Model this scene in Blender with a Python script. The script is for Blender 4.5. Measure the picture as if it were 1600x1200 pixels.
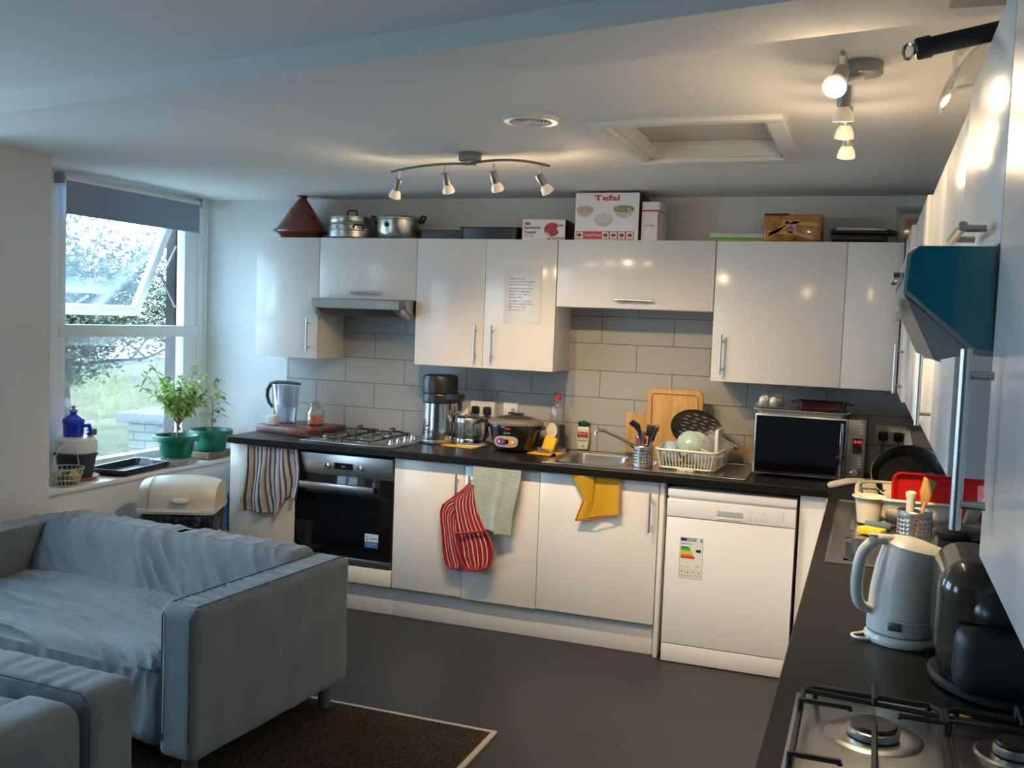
import bpy, bmesh, math, random
from mathutils import Vector, Matrix, noise
R = math.radians
PI = math.pi
random.seed(7)
for o in list(bpy.data.objects): bpy.data.objects.remove(o)
SC = bpy.context.scene
COL = SC.collection

# ---------------------------------------------------------------- camera
cam = bpy.data.cameras.new('camera'); co = bpy.data.objects.new('camera', cam); COL.objects.link(co)
cam.sensor_fit = 'HORIZONTAL'; cam.sensor_width = 36.0
cam.lens = 1543.657/1600*36.0
cam.clip_start = 0.05; cam.clip_end = 300
def _cam():
    yaw, pitch, roll = 0.3481, -0.0644, 0.0381
    cy, sy = math.cos(yaw), math.sin(yaw)
    f = Vector((-sy, cy, 0)); up = Vector((0, 0, 1)); r = f.cross(up)
    f2 = f*math.cos(pitch)+up*math.sin(pitch); u2 = up*math.cos(pitch)-f*math.sin(pitch)
    r3 = r*math.cos(roll)+u2*math.sin(roll); u3 = u2*math.cos(roll)-r*math.sin(roll)
    m = Matrix((r3, u3, -f2)).transposed().to_4x4()
    m.translation = Vector((3.4002, -5.3101, 1.6201))
    co.matrix_world = m
_cam()
SC.camera = co
# ---------------------------------------------------------------- colour management
SC.view_settings.view_transform = 'Standard'
SC.view_settings.look = 'None'
SC.view_settings.gamma = 1.0
SC.view_settings.exposure = EXPOSURE = 0.0
SC.view_settings.use_curve_mapping = False
# ---------------------------------------------------------------- daylight sky
w = bpy.data.worlds.new('world'); SC.world = w; w.use_nodes = True
bg = w.node_tree.nodes['Background']
bg.inputs[0].default_value = (0.50, 0.77, 1.0, 1); bg.inputs[1].default_value = SKY = 15.5
SC.cycles.max_bounces = 10; SC.cycles.diffuse_bounces = 5; SC.cycles.glossy_bounces = 5
SC.cycles.transparent_max_bounces = 24; SC.cycles.transmission_bounces = 8
SC.cycles.sample_clamp_indirect = 6.0; SC.cycles.sample_clamp_direct = 0
SC.cycles.caustics_reflective = False; SC.cycles.caustics_refractive = False
def portal(name, c, sx, sy, rot):
    l = bpy.data.lights.new(name, 'AREA'); l.shape = 'RECTANGLE'; l.size = sx; l.size_y = sy
    l.cycles.is_portal = True
    o = bpy.data.objects.new(name, l); COL.objects.link(o); o.location = c; o.rotation_euler = rot
portal('window_portal', (-0.66, -0.66, 1.50), 1.5, 1.2, (0, R(-90), 0))
portal('window_portal', (-0.58, -3.1, 1.50), 1.6, 1.8, (0, R(-90), 0))
portal('window_portal', (-0.58, -6.0, 1.50), 1.4, 1.4, (0, R(-90), 0))
BULB_W, BULB_COL = 46.0, (1.0, 0.71, 0.40)

# ---------------------------------------------------------------- helpers
def S2L(c):
    return tuple(((x/255+0.055)/1.055)**2.4 if x/255 > 0.04045 else x/255/12.92 for x in c)
def newmat(name):
    m = bpy.data.materials.new(name); m.use_nodes = True
    nt = m.node_tree; return m, nt, nt.nodes['Principled BSDF']
def coords(nt, kind='Object', scale=None, rot=None):
    tc = nt.nodes.new('ShaderNodeTexCoord')
    if scale is None and rot is None: return tc.outputs[kind]
    mp = nt.nodes.new('ShaderNodeMapping'); nt.links.new(tc.outputs[kind], mp.inputs[0])
    if scale is not None: mp.inputs['Scale'].default_value = scale
    if rot is not None: mp.inputs['Rotation'].default_value = rot
    return mp.outputs[0]
def mat(name, col, rough=0.5, metal=0.0, bump=None, var=None, coat=0, spec=None, emis=None, sheen=0, sc=None, aniso=0, trans=0, sss=0):
    m, nt, p = newmat(name)
    col4 = tuple(col)+(1,)
    p.inputs['Base Color'].default_value = col4
    p.inputs['Roughness'].default_value = rough
    p.inputs['Metallic'].default_value = metal
    if coat: p.inputs['Coat Weight'].default_value = coat; p.inputs['Coat Roughness'].default_value = 0.04
    if spec is not None: p.inputs['Specular IOR Level'].default_value = spec
    if sheen: p.inputs['Sheen Weight'].default_value = sheen; p.inputs['Sheen Roughness'].default_value = .5
    if aniso: p.inputs['Anisotropic'].default_value = aniso
    if trans: p.inputs['Transmission Weight'].default_value = trans
    if sss: p.inputs['Subsurface Weight'].default_value = sss; p.inputs['Subsurface Radius'].default_value = (.01, .01, .01)
    if emis: p.inputs['Emission Color'].default_value = tuple(emis[0])+(1,); p.inputs['Emission Strength'].default_value = emis[1]
    if var:   # (col2, scale, lo, hi)
        n = nt.nodes.new('ShaderNodeTexNoise'); n.inputs['Scale'].default_value = var[1]; n.inputs['Detail'].default_value = 5
        nt.links.new(coords(nt, 'Object', sc), n.inputs['Vector'])
        r = nt.nodes.new('ShaderNodeValToRGB'); r.color_ramp.elements[0].position = var[2]; r.color_ramp.elements[1].position = var[3]
        r.color_ramp.elements[0].color = col4; r.color_ramp.elements[1].color = tuple(var[0])+(1,)
        nt.links.new(n.outputs['Fac'], r.inputs[0]); nt.links.new(r.outputs[0], p.inputs['Base Color'])
    if bump:
        n = nt.nodes.new('ShaderNodeTexNoise'); n.inputs['Scale'].default_value = bump[0]; n.inputs['Detail'].default_value = 4
        nt.links.new(coords(nt, 'Object', sc), n.inputs['Vector'])
        b = nt.nodes.new('ShaderNodeBump'); b.inputs['Strength'].default_value = bump[1]; b.inputs['Distance'].default_value = bump[2] if len(bump) > 2 else .01
        nt.links.new(n.outputs['Fac'], b.inputs['Height']); nt.links.new(b.outputs[0], p.inputs['Normal'])
    return m
def glassy(name, tint=(1, 1, 1), rough=0.02, veil=0.0, veilcol=(.9, .9, .9), refl=1.0, dens=0.0):
    """thin clear sheet: transparent + fresnel reflection + optional milky veil"""
    m = bpy.data.materials.new(name); m.use_nodes = True; nt = m.node_tree; nt.nodes.clear()
    out = nt.nodes.new('ShaderNodeOutputMaterial')
    tr = nt.nodes.new('ShaderNodeBsdfTransparent'); tr.inputs[0].default_value = tuple(tint)+(1,)
    gl = nt.nodes.new('ShaderNodeBsdfGlossy'); gl.inputs['Roughness'].default_value = rough
    lw = nt.nodes.new('ShaderNodeLayerWeight'); lw.inputs[0].default_value = 0.35
    mr = nt.nodes.new('ShaderNodeMapRange'); mr.inputs[3].default_value = .04*refl+dens; mr.inputs[4].default_value = min(1, .75*refl+dens)
    nt.links.new(lw.outputs['Facing'], mr.inputs[0])
    mx = nt.nodes.new('ShaderNodeMixShader'); nt.links.new(mr.outputs[0], mx.inputs[0])
    a = tr.outputs[0]
    if veil:
        df = nt.nodes.new('ShaderNodeBsdfTranslucent'); df.inputs[0].default_value = tuple(veilcol)+(1,)
        d2 = nt.nodes.new('ShaderNodeBsdfDiffuse'); d2.inputs[0].default_value = tuple(veilcol)+(1,)
        m0 = nt.nodes.new('ShaderNodeMixShader'); m0.inputs[0].default_value = .5
        nt.links.new(df.outputs[0], m0.inputs[1]); nt.links.new(d2.outputs[0], m0.inputs[2])
        m1 = nt.nodes.new('ShaderNodeMixShader'); m1.inputs[0].default_value = veil
        nt.links.new(a, m1.inputs[1]); nt.links.new(m0.outputs[0], m1.inputs[2]); a = m1.outputs[0]
    nt.links.new(a, mx.inputs[1]); nt.links.new(gl.outputs[0], mx.inputs[2])
    nt.links.new(mx.outputs[0], out.inputs[0])
    return m
def stripes(name, cols, axis=0, rep=1.0, rough=.85, warp=0.0, bump=0.0):
    """repeating colour bands along a UV axis; cols = [(pos, colour)...]"""
    m, nt, p = newmat(name)
    uv = nt.nodes.new('ShaderNodeTexCoord').outputs['UV']
    sx = nt.nodes.new('ShaderNodeSeparateXYZ'); nt.links.new(uv, sx.inputs[0])
    mu = nt.nodes.new('ShaderNodeMath'); mu.operation = 'MULTIPLY'; mu.inputs[1].default_value = rep
    nt.links.new(sx.outputs[axis], mu.inputs[0])
    fr = nt.nodes.new('ShaderNodeMath'); fr.operation = 'FRACT'; nt.links.new(mu.outputs[0], fr.inputs[0])
    r = nt.nodes.new('ShaderNodeValToRGB'); r.color_ramp.interpolation = 'CONSTANT'
    el = r.color_ramp.elements
    el[0].position = cols[0][0]; el[0].color = tuple(cols[0][1])+(1,)
    el[1].position = cols[1][0]; el[1].color = tuple(cols[1][1])+(1,)
    for q, c in cols[2:]:
        e = el.new(q); e.color = tuple(c)+(1,)
    nt.links.new(fr.outputs[0], r.inputs[0]); nt.links.new(r.outputs[0], p.inputs['Base Color'])
    p.inputs['Roughness'].default_value = rough
    return m

class MB:
    def __init__(s): s.bm = bmesh.new(); s.uv = s.bm.loops.layers.uv.new('UVMap'); s.mi = 0; s.M = Matrix()
    def _v(s, pts): return [s.bm.verts.new(s.M @ Vector(p)) for p in pts]
    def _f(s, vs, uvs=None):
        try: f = s.bm.faces.new(vs)
        except ValueError: return None
        f.material_index = s.mi; f.smooth = True
        if uvs:
            for l, u in zip(f.loops, uvs): l[s.uv].uv = u
        return f
    def box(s, x0, x1, y0, y1, z0, z1, b=0, seg=2):
        v = s._v([(x, y, z) for z in (z0, z1) for y in (y0, y1) for x in (x0, x1)])
        fs = [s._f([v[i] for i in q]) for q in ((0, 2, 3, 1), (4, 5, 7, 6), (0, 1, 5, 4), (2, 6, 7, 3), (0, 4, 6, 2), (1, 3, 7, 5))]
        if b:
            es = {e for f in fs for e in f.edges}
            r = bmesh.ops.bevel(s.bm, geom=list(es), offset=b, segments=seg, profile=.5, affect='EDGES')
            for f in r['faces']: f.material_index = s.mi; f.smooth = True
        return s
    def prism(s, pts, a0, a1, plane='xy', b=0):
        def P(u, v, w): return {'xy': (u, v, w), 'xz': (u, w, v), 'yz': (w, u, v)}[plane]
        A = s._v([P(u, v, a0) for u, v in pts]); B = s._v([P(u, v, a1) for u, v in pts]); n = len(pts)
        fs = [s._f(A[::-1]), s._f(B)]
        for i in range(n): fs.append(s._f([A[i], A[(i+1) % n], B[(i+1) % n], B[i]]))
        if b:
            es = {e for f in fs if f for e in f.edges}
            r = bmesh.ops.bevel(s.bm, geom=list(es), offset=b, segments=2, profile=.5, affect='EDGES')
            for f in r['faces']: f.material_index = s.mi; f.smooth = True
        return s
    def lathe(s, prof, c=(0, 0, 0), n=32, sx=1, sy=1, axis=(0, 0, 1), a0=0, a1=2*PI, uv=False):
        q = Vector((0, 0, 1)).rotation_difference(Vector(axis).normalized()).to_matrix()
        full = abs(a1-a0-2*PI) < 1e-6; m = n if full else n+1
        rows = []
        for r, z in prof:
            if r < 1e-6: rows.append(s._v([Vector(c)+q@Vector((0, 0, z))]))
            else: rows.append(s._v([Vector(c)+q@Vector((r*sx*math.cos(a0+(a1-a0)*i/n), r*sy*math.sin(a0+(a1-a0)*i/n), z)) for i in range(m)]))
        for A, B in zip(rows, rows[1:]):
            for i in range(n):
                j = (i+1) % m
                if len(A) == 1 and len(B) == 1: continue
                if len(A) == 1: s._f([A[0], B[j], B[i]])
                elif len(B) == 1: s._f([A[i], A[j], B[0]])
                else: s._f([A[i], A[j], B[j], B[i]])
        return s
    def cyl(s, c, r, h, n=24, axis=(0, 0, 1), r2=None, sx=1, sy=1, b=0):
        r2 = r if r2 is None else r2
        if b: pf = [(0, 0), (r-b, 0), (r, b), (r2, h-b), (r2-b, h), (0, h)]
        else: pf = [(0, 0), (r, 0), (r2, h), (0, h)]
        return s.lathe(pf, c, n, sx, sy, axis)
    def tube(s, pts, r, n=8, closed=False, cap=True, flat=1.0):
        pts = [Vector(p) for p in pts]; k = len(pts); rings = []
        up = None
        for i, p in enumerate(pts):
            if closed: t = pts[(i+1) % k]-pts[i-1]
            else: t = pts[min(i+1, k-1)]-pts[max(i-1, 0)]
            t.normalize()
            if up is None: up = t.orthogonal().normalized() if abs(t.z) > .9 else Vector((0, 0, 1))
            a = t.cross(up)
            if a.length < 1e-5: a = t.orthogonal()
            a.normalize(); bq = a.cross(t).normalized(); up = bq
            rr = r[i] if isinstance(r, (list, tuple)) else r
            rings.append(s._v([p+a*rr*math.cos(2*PI*j/n)+bq*rr*flat*math.sin(2*PI*j/n) for j in range(n)]))
        for i in range(k if closed else k-1):
            A, B = rings[i], rings[(i+1) % k]
            for j in range(n): s._f([A[j], A[(j+1) % n], B[(j+1) % n], B[j]])
        if cap and not closed: s._f(rings[0][::-1]); s._f(rings[-1])
        return s
    def sheet(s, fn, nu, nv):
        g = [[s._v([fn(i/nu, j/nv)])[0] for i in range(nu+1)] for j in range(nv+1)]
        for j in range(nv):
            for i in range(nu):
                s._f([g[j][i], g[j][i+1], g[j+1][i+1], g[j+1][i]],
                     [(i/nu, j/nv), ((i+1)/nu, j/nv), ((i+1)/nu, (j+1)/nv), (i/nu, (j+1)/nv)])
        return s
    def soft(s, x0, x1, y0, y1, z0, z1, r, step, disp=None, shape=None):
        """rounded, densely meshed box; disp(p, n) -> offset along n"""
        def ax(a, b): n = max(2, int((b-a)/step)); return [a+(b-a)*i/n for i in range(n+1)]
        X, Y, Z = ax(x0, x1), ax(y0, y1), ax(z0, z1); cache = {}
        def V(x, y, z):
            k = (round(x, 5), round(y, 5), round(z, 5))
            if k not in cache:
                q = Vector((min(max(x, x0+r), x1-r), min(max(y, y0+r), y1-r), min(max(z, z0+r), z1-r)))
                d = Vector((x, y, z))-q
                n = d.normalized() if d.length > 1e-6 else Vector((0, 0, 1))
                p = q+n*r
                if shape: p = Vector(shape(p))
                if disp: p = p+n*disp(p, n)
                cache[k] = s._v([p])[0]
            return cache[k]
        def face(A, B, f, flip):
            for a, a2 in zip(A, A[1:]):
                for b, b2 in zip(B, B[1:]):
                    q = [V(*f(a, b)), V(*f(a2, b)), V(*f(a2, b2)), V(*f(a, b2))]
                    s._f(q[::-1] if flip else q)
        face(X, Y, lambda a, b: (a, b, z1), False); face(X, Y, lambda a, b: (a, b, z0), True)
        face(X, Z, lambda a, b: (a, y0, b), False); face(X, Z, lambda a, b: (a, y1, b), True)
        face(Y, Z, lambda a, b: (x1, a, b), False); face(Y, Z, lambda a, b: (x0, a, b), True)
        return s
    def text(s, txt, o, xd, yd, h, width=None, bold=0.0):
        """flat lettering: o = left baseline, h = capital height"""
        cu = bpy.data.curves.new('lettering', 'FONT'); cu.body = txt; cu.size = 1; cu.offset = bold; cu.resolution_u = 2
        ob = bpy.data.objects.new('lettering', cu); COL.objects.link(ob)
        dg = bpy.context.evaluated_depsgraph_get(); dg.update()
        me = bpy.data.meshes.new_from_object(ob.evaluated_get(dg))
        bpy.data.objects.remove(ob); bpy.data.curves.remove(cu)
        if len(me.vertices):
            wd = max(v.co.x for v in me.vertices) or 1
            k = h/0.7; kx = k if width is None else width/wd
            xd, yd, o = Vector(xd), Vector(yd), Vector(o)
            vs = s._v([o+xd*v.co.x*kx+yd*v.co.y*k for v in me.vertices])
            for p in me.polygons: s._f([vs[i] for i in p.vertices])
        bpy.data.meshes.remove(me); return s
    def quad(s, o, xd, yd, a, b):
        o, xd, yd = Vector(o), Vector(xd), Vector(yd)
        s._f(s._v([o, o+xd*a, o+xd*a+yd*b, o+yd*b]), [(0, 0), (1, 0), (1, 1), (0, 1)]); return s
    def disc(s, c, r, xd, yd, n=20, ry=None):
        c, xd, yd = Vector(c), Vector(xd), Vector(yd); ry = r if ry is None else ry
        s._f(s._v([c+xd*r*math.cos(2*PI*i/n)+yd*ry*math.sin(2*PI*i/n) for i in range(n)])); return s
    def build(s, name, m, parent=None, local=False, angle=35, loc=None):
        if parent is not None and not local: s.bm.transform(WM[parent.name].inverted())
        if loc is not None: s.bm.transform(Matrix.Translation(-Vector(loc)))
        me = bpy.data.meshes.new(name); s.bm.to_mesh(me); s.bm.free()
        for x in (m if isinstance(m, (list, tuple)) else [m]): me.materials.append(x)
        me.set_sharp_from_angle(angle=R(angle))
        o = bpy.data.objects.new(name, me); COL.objects.link(o)
        if parent is not None: o.parent = parent; WM[o.name] = WM[parent.name]
        else: WM[o.name] = Matrix()
        if loc is not None: o.location = loc; WM[o.name] = Matrix.Translation(loc)
        return o
WM = {}
def thing(name, label, cat, loc=(0, 0, 0), rz=0, group=None):
    o = bpy.data.objects.new(name, None); COL.objects.link(o); o.empty_display_size = .05
    o.location = loc; o.rotation_euler = (0, 0, rz); o['label'] = label; o['category'] = cat
    if group: o['group'] = group
    WM[o.name] = Matrix.Translation(loc) @ Matrix.Rotation(rz, 4, 'Z')
    return o
def tag(o, label, cat, group=None, kind=None):
    o['label'] = label; o['category'] = cat
    if group: o['group'] = group
    if kind: o['kind'] = kind
    return o
def struct(o, label=None, cat=None):
    o['kind'] = 'structure'
    if label: o['label'] = label
    if cat: o['category'] = cat
    return o
def dup(root, loc, rz=None, label=None, group=None):
    r = root.copy(); COL.objects.link(r); r.location = loc
    if rz is not None: r.rotation_euler = (0, 0, rz)
    if label: r['label'] = label
    if group: r['group'] = group
    for ch in list(root.children):
        c = ch.copy(); COL.objects.link(c); c.parent = r
        for g in list(ch.children):
            d = g.copy(); COL.objects.link(d); d.parent = c
    return r
def solid(o, t, off=0):
    md = o.modifiers.new('solidify', 'SOLIDIFY'); md.thickness = t; md.offset = off; return o
def plab(o, label): o['label'] = label; return o
def nz(x, y, z=0): return noise.noise(Vector((x, y, z)))
def sm(P, n=5):
    """smooth Catmull-Rom path through P"""
    P = [Vector(p) for p in P]; O = []
    for i in range(len(P)-1):
        a, b, c, d = P[max(i-1, 0)], P[i], P[i+1], P[min(i+2, len(P)-1)]
        for k in range(n):
            f = k/n; O.append(.5*((2*b)+(c-a)*f+(2*a-5*b+4*c-d)*f*f+(3*b-a-3*c+d)*f**3))
    return O+[P[-1]]
def smr(r, n=5):
    O = []
    for i in range(len(r)-1): O += [r[i]+(r[i+1]-r[i])*k/n for k in range(n)]
    return O+[r[-1]]
def lerp(a, b, t): return a+(b-a)*t
def smooth(a, b, x):
    t = min(1, max(0, (x-a)/(b-a))); return t*t*(3-2*t)

# ---------------------------------------------------------------- materials
m_wall = mat('wall_paint', (.74, .745, .73), .75, bump=(60, .08, .002), var=((.68, .685, .67), 1.3, .35, .75))
m_ceil = mat('ceiling_paint', (.76, .76, .74), .85, bump=(3, .1, .01))
m_white = mat('white_gloss', (.80, .775, .735), .16, spec=.38, bump=(7, .02, .01))
m_whiter = mat('white_gloss_side', (.80, .785, .76), .22, spec=.25, bump=(5, .03, .01))
m_whitem = mat('white_matt_edge', (.78, .77, .74), .4)
m_carc = mat('carcass_white', (.78, .76, .72), .35)
m_upvc = mat('window_white', (.80, .82, .82), .3)
m_gap = mat('gap_dark', (.015, .013, .012), .6)
m_sill = mat('sill_white', (.74, .74, .73), .3, var=((.66, .66, .65), 8, .5, .8))
m_top = mat('worktop_laminate', (.0085, .0078, .0066), .36, var=((.026, .022, .017), 260, .55, .75), spec=.22)
m_floor = mat('vinyl_floor', (.022, .023, .025), .45, var=((.017, .0175, .019), 3, .4, .7), bump=(180, .15, .001))
m_carpet = mat('brown_carpet', (.090, .068, .040), .95, bump=(420, 1, .012), var=((.030, .025, .020), 90, .42, .62), spec=.1)
m_trim = mat('threshold_metal', (.55, .55, .53), .35, metal=.7)
m_trimw = mat('threshold_wood', (.42, .36, .28), .5)
m_sofa = mat('grey_blue_cotton', (.20, .222, .232), .85, bump=(350, .25, .002), var=((.165, .183, .192), 6, .35, .7), sheen=.2, spec=.2)
m_sofaleg = mat('sofa_leg_grey', (.10, .11, .12), .4)
m_steel = mat('brushed_steel', (.55, .55, .54), .30, metal=1, bump=(40, .05, .001), sc=(1, 1, 30))
m_steeld = mat('dull_steel', (.40, .40, .40), .38, metal=1)
m_chrome = mat('chrome', (.75, .75, .75), .08, metal=1)
m_alu = mat('old_aluminium', (.62, .60, .56), .32, metal=1, var=((.40, .30, .18), 9, .55, .8))
m_black = mat('black_plastic', (.012, .012, .013), .35)
m_blackg = mat('black_gloss', (.008, .008, .009), .06)
m_iron = mat('cast_iron', (.014, .014, .014), .55)
m_ovenglass = mat('oven_glass', (.004, .006, .009), .05)
m_dish = mat('white_enamel', (.80, .79, .77), .22)
m_grey = mat('grey_plastic', (.30, .30, .30), .4)
m_spot = mat('lamp_satin_grey', (.30, .30, .30), .35, metal=.6)
m_terra = mat('glazed_terracotta', (.17, .035, .015), .18, coat=.5)
m_card = mat('white_card', (.80, .80, .80), .3)
m_red = mat('print_red', (.55, .02, .03), .35)
m_dkred = mat('print_dark_red', (.06, .005, .006), .35)
m_ink = mat('print_black', (.02, .02, .02), .5)
m_inkred = mat('print_bright_red', (.75, .04, .02), .5)
m_inkgrey = mat('print_grey', (.35, .35, .36), .5)
m_cream = mat('cream_plastic', (.74, .68, .53), .35)
m_offw = mat('off_white_plastic', (.72, .72, .69), .35)
m_green = mat('green_plastic', (.0, .13, .075), .35)
m_soil = mat('potting_soil', (.03, .02, .013), .95, bump=(90, 1, .01))
m_leaf = mat('basil_leaf', (.26, .46, .06), .5, var=((.42, .60, .16), 30, .3, .7), sss=0)
m_leafd = mat('dull_leaf', (.08, .17, .05), .5, var=((.20, .22, .08), 30, .3, .7))
m_leafb = mat('dried_leaf', (.16, .06, .04), .7)
m_stem = mat('pale_stem', (.35, .26, .16), .7)
m_yel = mat('yellow_cloth', (.66, .38, .01), .85, bump=(300, .3, .002))
m_yelsp = mat('yellow_sponge', (.85, .50, .03), .9, bump=(200, .8, .004))
m_clear = glassy('clear_plastic', (.93, .93, .92), .05, .10)
m_clearg = glassy('clear_glass', (.95, .97, .96), .02, .02)
m_film = glassy('clear_film', (.95, .95, .93), .12, .16, (.85, .82, .75))
m_milky = glassy('milky_plastic', (.95, .94, .92), .15, .45, (.95, .93, .88))
m_bag = mat('bin_liner', (.010, .010, .012), .22, bump=(14, .9, .03))
m_wood1 = mat('beech_board', (.62, .36, .12), .45, var=((.48, .25, .075), 5, .35, .7), sc=(9, 1, 1))
m_wood2 = mat('dark_red_board', (.20, .055, .025), .35, var=((.12, .03, .015), 6, .35, .7), sc=(1, 9, 1))
m_wood3 = mat('olive_wood', (.45, .25, .09), .5, var=((.25, .11, .03), 12, .4, .7))
# ================================================================ SETTING
def slab(name, xs, ys, z0, z1, m, holes=(), filled=None, angle=35):
    """flat slab with rectangular holes; filled(xc, yc) -> bool picks an L shape"""
    X = sorted(set(xs)); Y = sorted(set(ys)); s = MB(); V = {}
    def v(i, j, z):
        if (i, j, z) not in V: V[(i, j, z)] = s._v([(X[i], Y[j], z)])[0]
        return V[(i, j, z)]
    def on(i, j):
        if not (0 <= i < len(X)-1 and 0 <= j < len(Y)-1): return False
        cx, cy = (X[i]+X[i+1])/2, (Y[j]+Y[j+1])/2
        if filled and not filled(cx, cy): return False
        return not any(a < cx < b and c < cy < d for a, b, c, d in holes)
    for i in range(len(X)-1):
        for j in range(len(Y)-1):
            if not on(i, j): continue
            s._f([v(i, j, z1), v(i+1, j, z1), v(i+1, j+1, z1), v(i, j+1, z1)])
            s._f([v(i, j, z0), v(i, j+1, z0), v(i+1, j+1, z0), v(i+1, j, z0)])
            for di, dj, a, b in ((0, -1, (i, j), (i+1, j)), (1, 0, (i+1, j), (i+1, j+1)), (0, 1, (i+1, j+1), (i, j+1)), (-1, 0, (i, j+1), (i, j))):
                if not on(i+di, j+dj):
                    s._f([v(a[0], a[1], z0), v(b[0], b[1], z0), v(b[0], b[1], z1), v(a[0], a[1], z1)])
    return s
ZC = 2.31
struct(slab('floor', (-.8, 4.0), (-8.1, .1), -.06, 0, m_floor).build('floor', m_floor))
HX0, HX1, HY0, HY1 = 2.49, 3.03, -1.96, -1.23
struct(slab('ceiling', (-.8, HX0, HX1, 4.0), (-8.1, HY0, HY1, .1), ZC, ZC+.06, m_ceil, holes=[(HX0, HX1, HY0, HY1)]).build('ceiling', m_ceil))
struct(MB().box(HX0-.05, HX1+.05, HY0-.05, HY1+.05, ZC+.14, ZC+.16).build('ceiling', m_ceil))
# boxed beam, slightly askew to the room
bm_ = MB().prism([(-.9, -2.133), (3.9, -3.214), (3.9, -3.47), (-.9, -2.395)], 2.25, ZC+.01)
struct(bm_.build('ceiling_beam', m_ceil), 'boxed white beam running askew across the ceiling', 'beam')
# back wall, right wall, rear wall with window opening, left walls
struct(MB().box(-.73, 3.98, 0, .1, 0, 2.36).build('wall_back', m_wall))
struct(MB().box(3.88, 3.98, -8.1, 0, 0, 2.36).build('wall_right', m_wall))
def wall_open(name, ax, a0, a1, t0, t1, w0, w1, z0, z1):
    s = MB()
    def b(u0, u1, p, q):
        if ax == 'y': s.box(t0, t1, u0, u1, p, q)
        else: s.box(u0, u1, t0, t1, p, q)
    b(a0, w0, 0, 2.36); b(w1, a1, 0, 2.36); b(w0, w1, 0, z0); b(w0, w1, z1, 2.36)
    return struct(s.build(name, m_wall))
struct(MB().box(-.56, 3.98, -8.05, -7.95, 0, 2.36).build('wall_rear', mat('rear_wall_low_bounce', (.16, .14, .13), .8)))  # unseen wall, coloured dark to cut bounce light in the room
wall_open('wall_left', 'y', -4.6, -1.612, -.56, -.307, -4.0, -2.2, .70, 2.28)
wall_open('wall_left', 'y', -8.05, -4.6, -.56, -.307, -6.7, -5.3, .80, 2.2)
wall_open('wall_left', 'y', -1.7, .1, -.73, -.632, -1.30, -.035, .69, ZC)
struct(MB().box(-.632, -.56, -1.70, -1.612, 0, 2.36).box(-.632, -.327, -1.612, 0, 0, .68).build('wall_left', m_wall))
# tiled splashback
mt, nt, pt = newmat('grey_wall_tiles')
tc = coords(nt); sx = nt.nodes.new('ShaderNodeSeparateXYZ'); nt.links.new(tc, sx.inputs[0])
cb = nt.nodes.new('ShaderNodeCombineXYZ')
for a, o_, sh in (('X', 'X', -.194), ('Z', 'Y', -.91)):
    ad = nt.nodes.new('ShaderNodeMath'); ad.operation = 'ADD'; ad.inputs[1].default_value = sh
    nt.links.new(sx.outputs[a], ad.inputs[0]); nt.links.new(ad.outputs[0], cb.inputs[o_])
bk = nt.nodes.new('ShaderNodeTexBrick'); nt.links.new(cb.outputs[0], bk.inputs['Vector'])
bk.inputs['Scale'].default_value = 1; bk.inputs['Brick Width'].default_value = .4; bk.inputs['Row Height'].default_value = .15
bk.inputs['Mortar Size'].default_value = .0017; bk.inputs['Mortar Smooth'].default_value = .1; bk.inputs['Bias'].default_value = -.2
bk.offset = .5; bk.offset_frequency = 2
bk.inputs['Color1'].default_value = (.40, .395, .37, 1); bk.inputs['Color2'].default_value = (.44, .43, .40, 1); bk.inputs['Mortar'].default_value = (.08, .07, .065, 1)
nt.links.new(bk.outputs['Color'], pt.inputs['Base Color']); pt.inputs['Roughness'].default_value = .32
bp = nt.nodes.new('ShaderNodeBump'); bp.inputs['Strength'].default_value = .5; bp.inputs['Distance'].default_value = .002; bp.invert = True
nt.links.new(bk.outputs['Fac'], bp.inputs['Height']); nt.links.new(bp.outputs[0], pt.inputs['Normal'])
struct(MB().box(-.02, 3.88, -.009, 0, .905, 1.72).build('wall_back_tiles', mt))
mt2 = mt.copy(); mt2.name = 'grey_wall_tiles_side'
for l in list(mt2.node_tree.links):
    if l.from_node.type == 'SEPXYZ' and l.from_socket.name == 'X':
        t_ = l.to_socket; f_ = l.from_node; mt2.node_tree.links.remove(l); mt2.node_tree.links.new(f_.outputs['Y'], t_)
struct(MB().box(3.871, 3.88, -5.2, -.009, .905, 1.72).build('wall_right_tiles', mt2))
# sill
struct(MB().box(-.632, -.307, -1.612, 0, .68, .704, .004).build('window_sill', m_sill), 'white painted window sill board', 'window sill')

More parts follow.
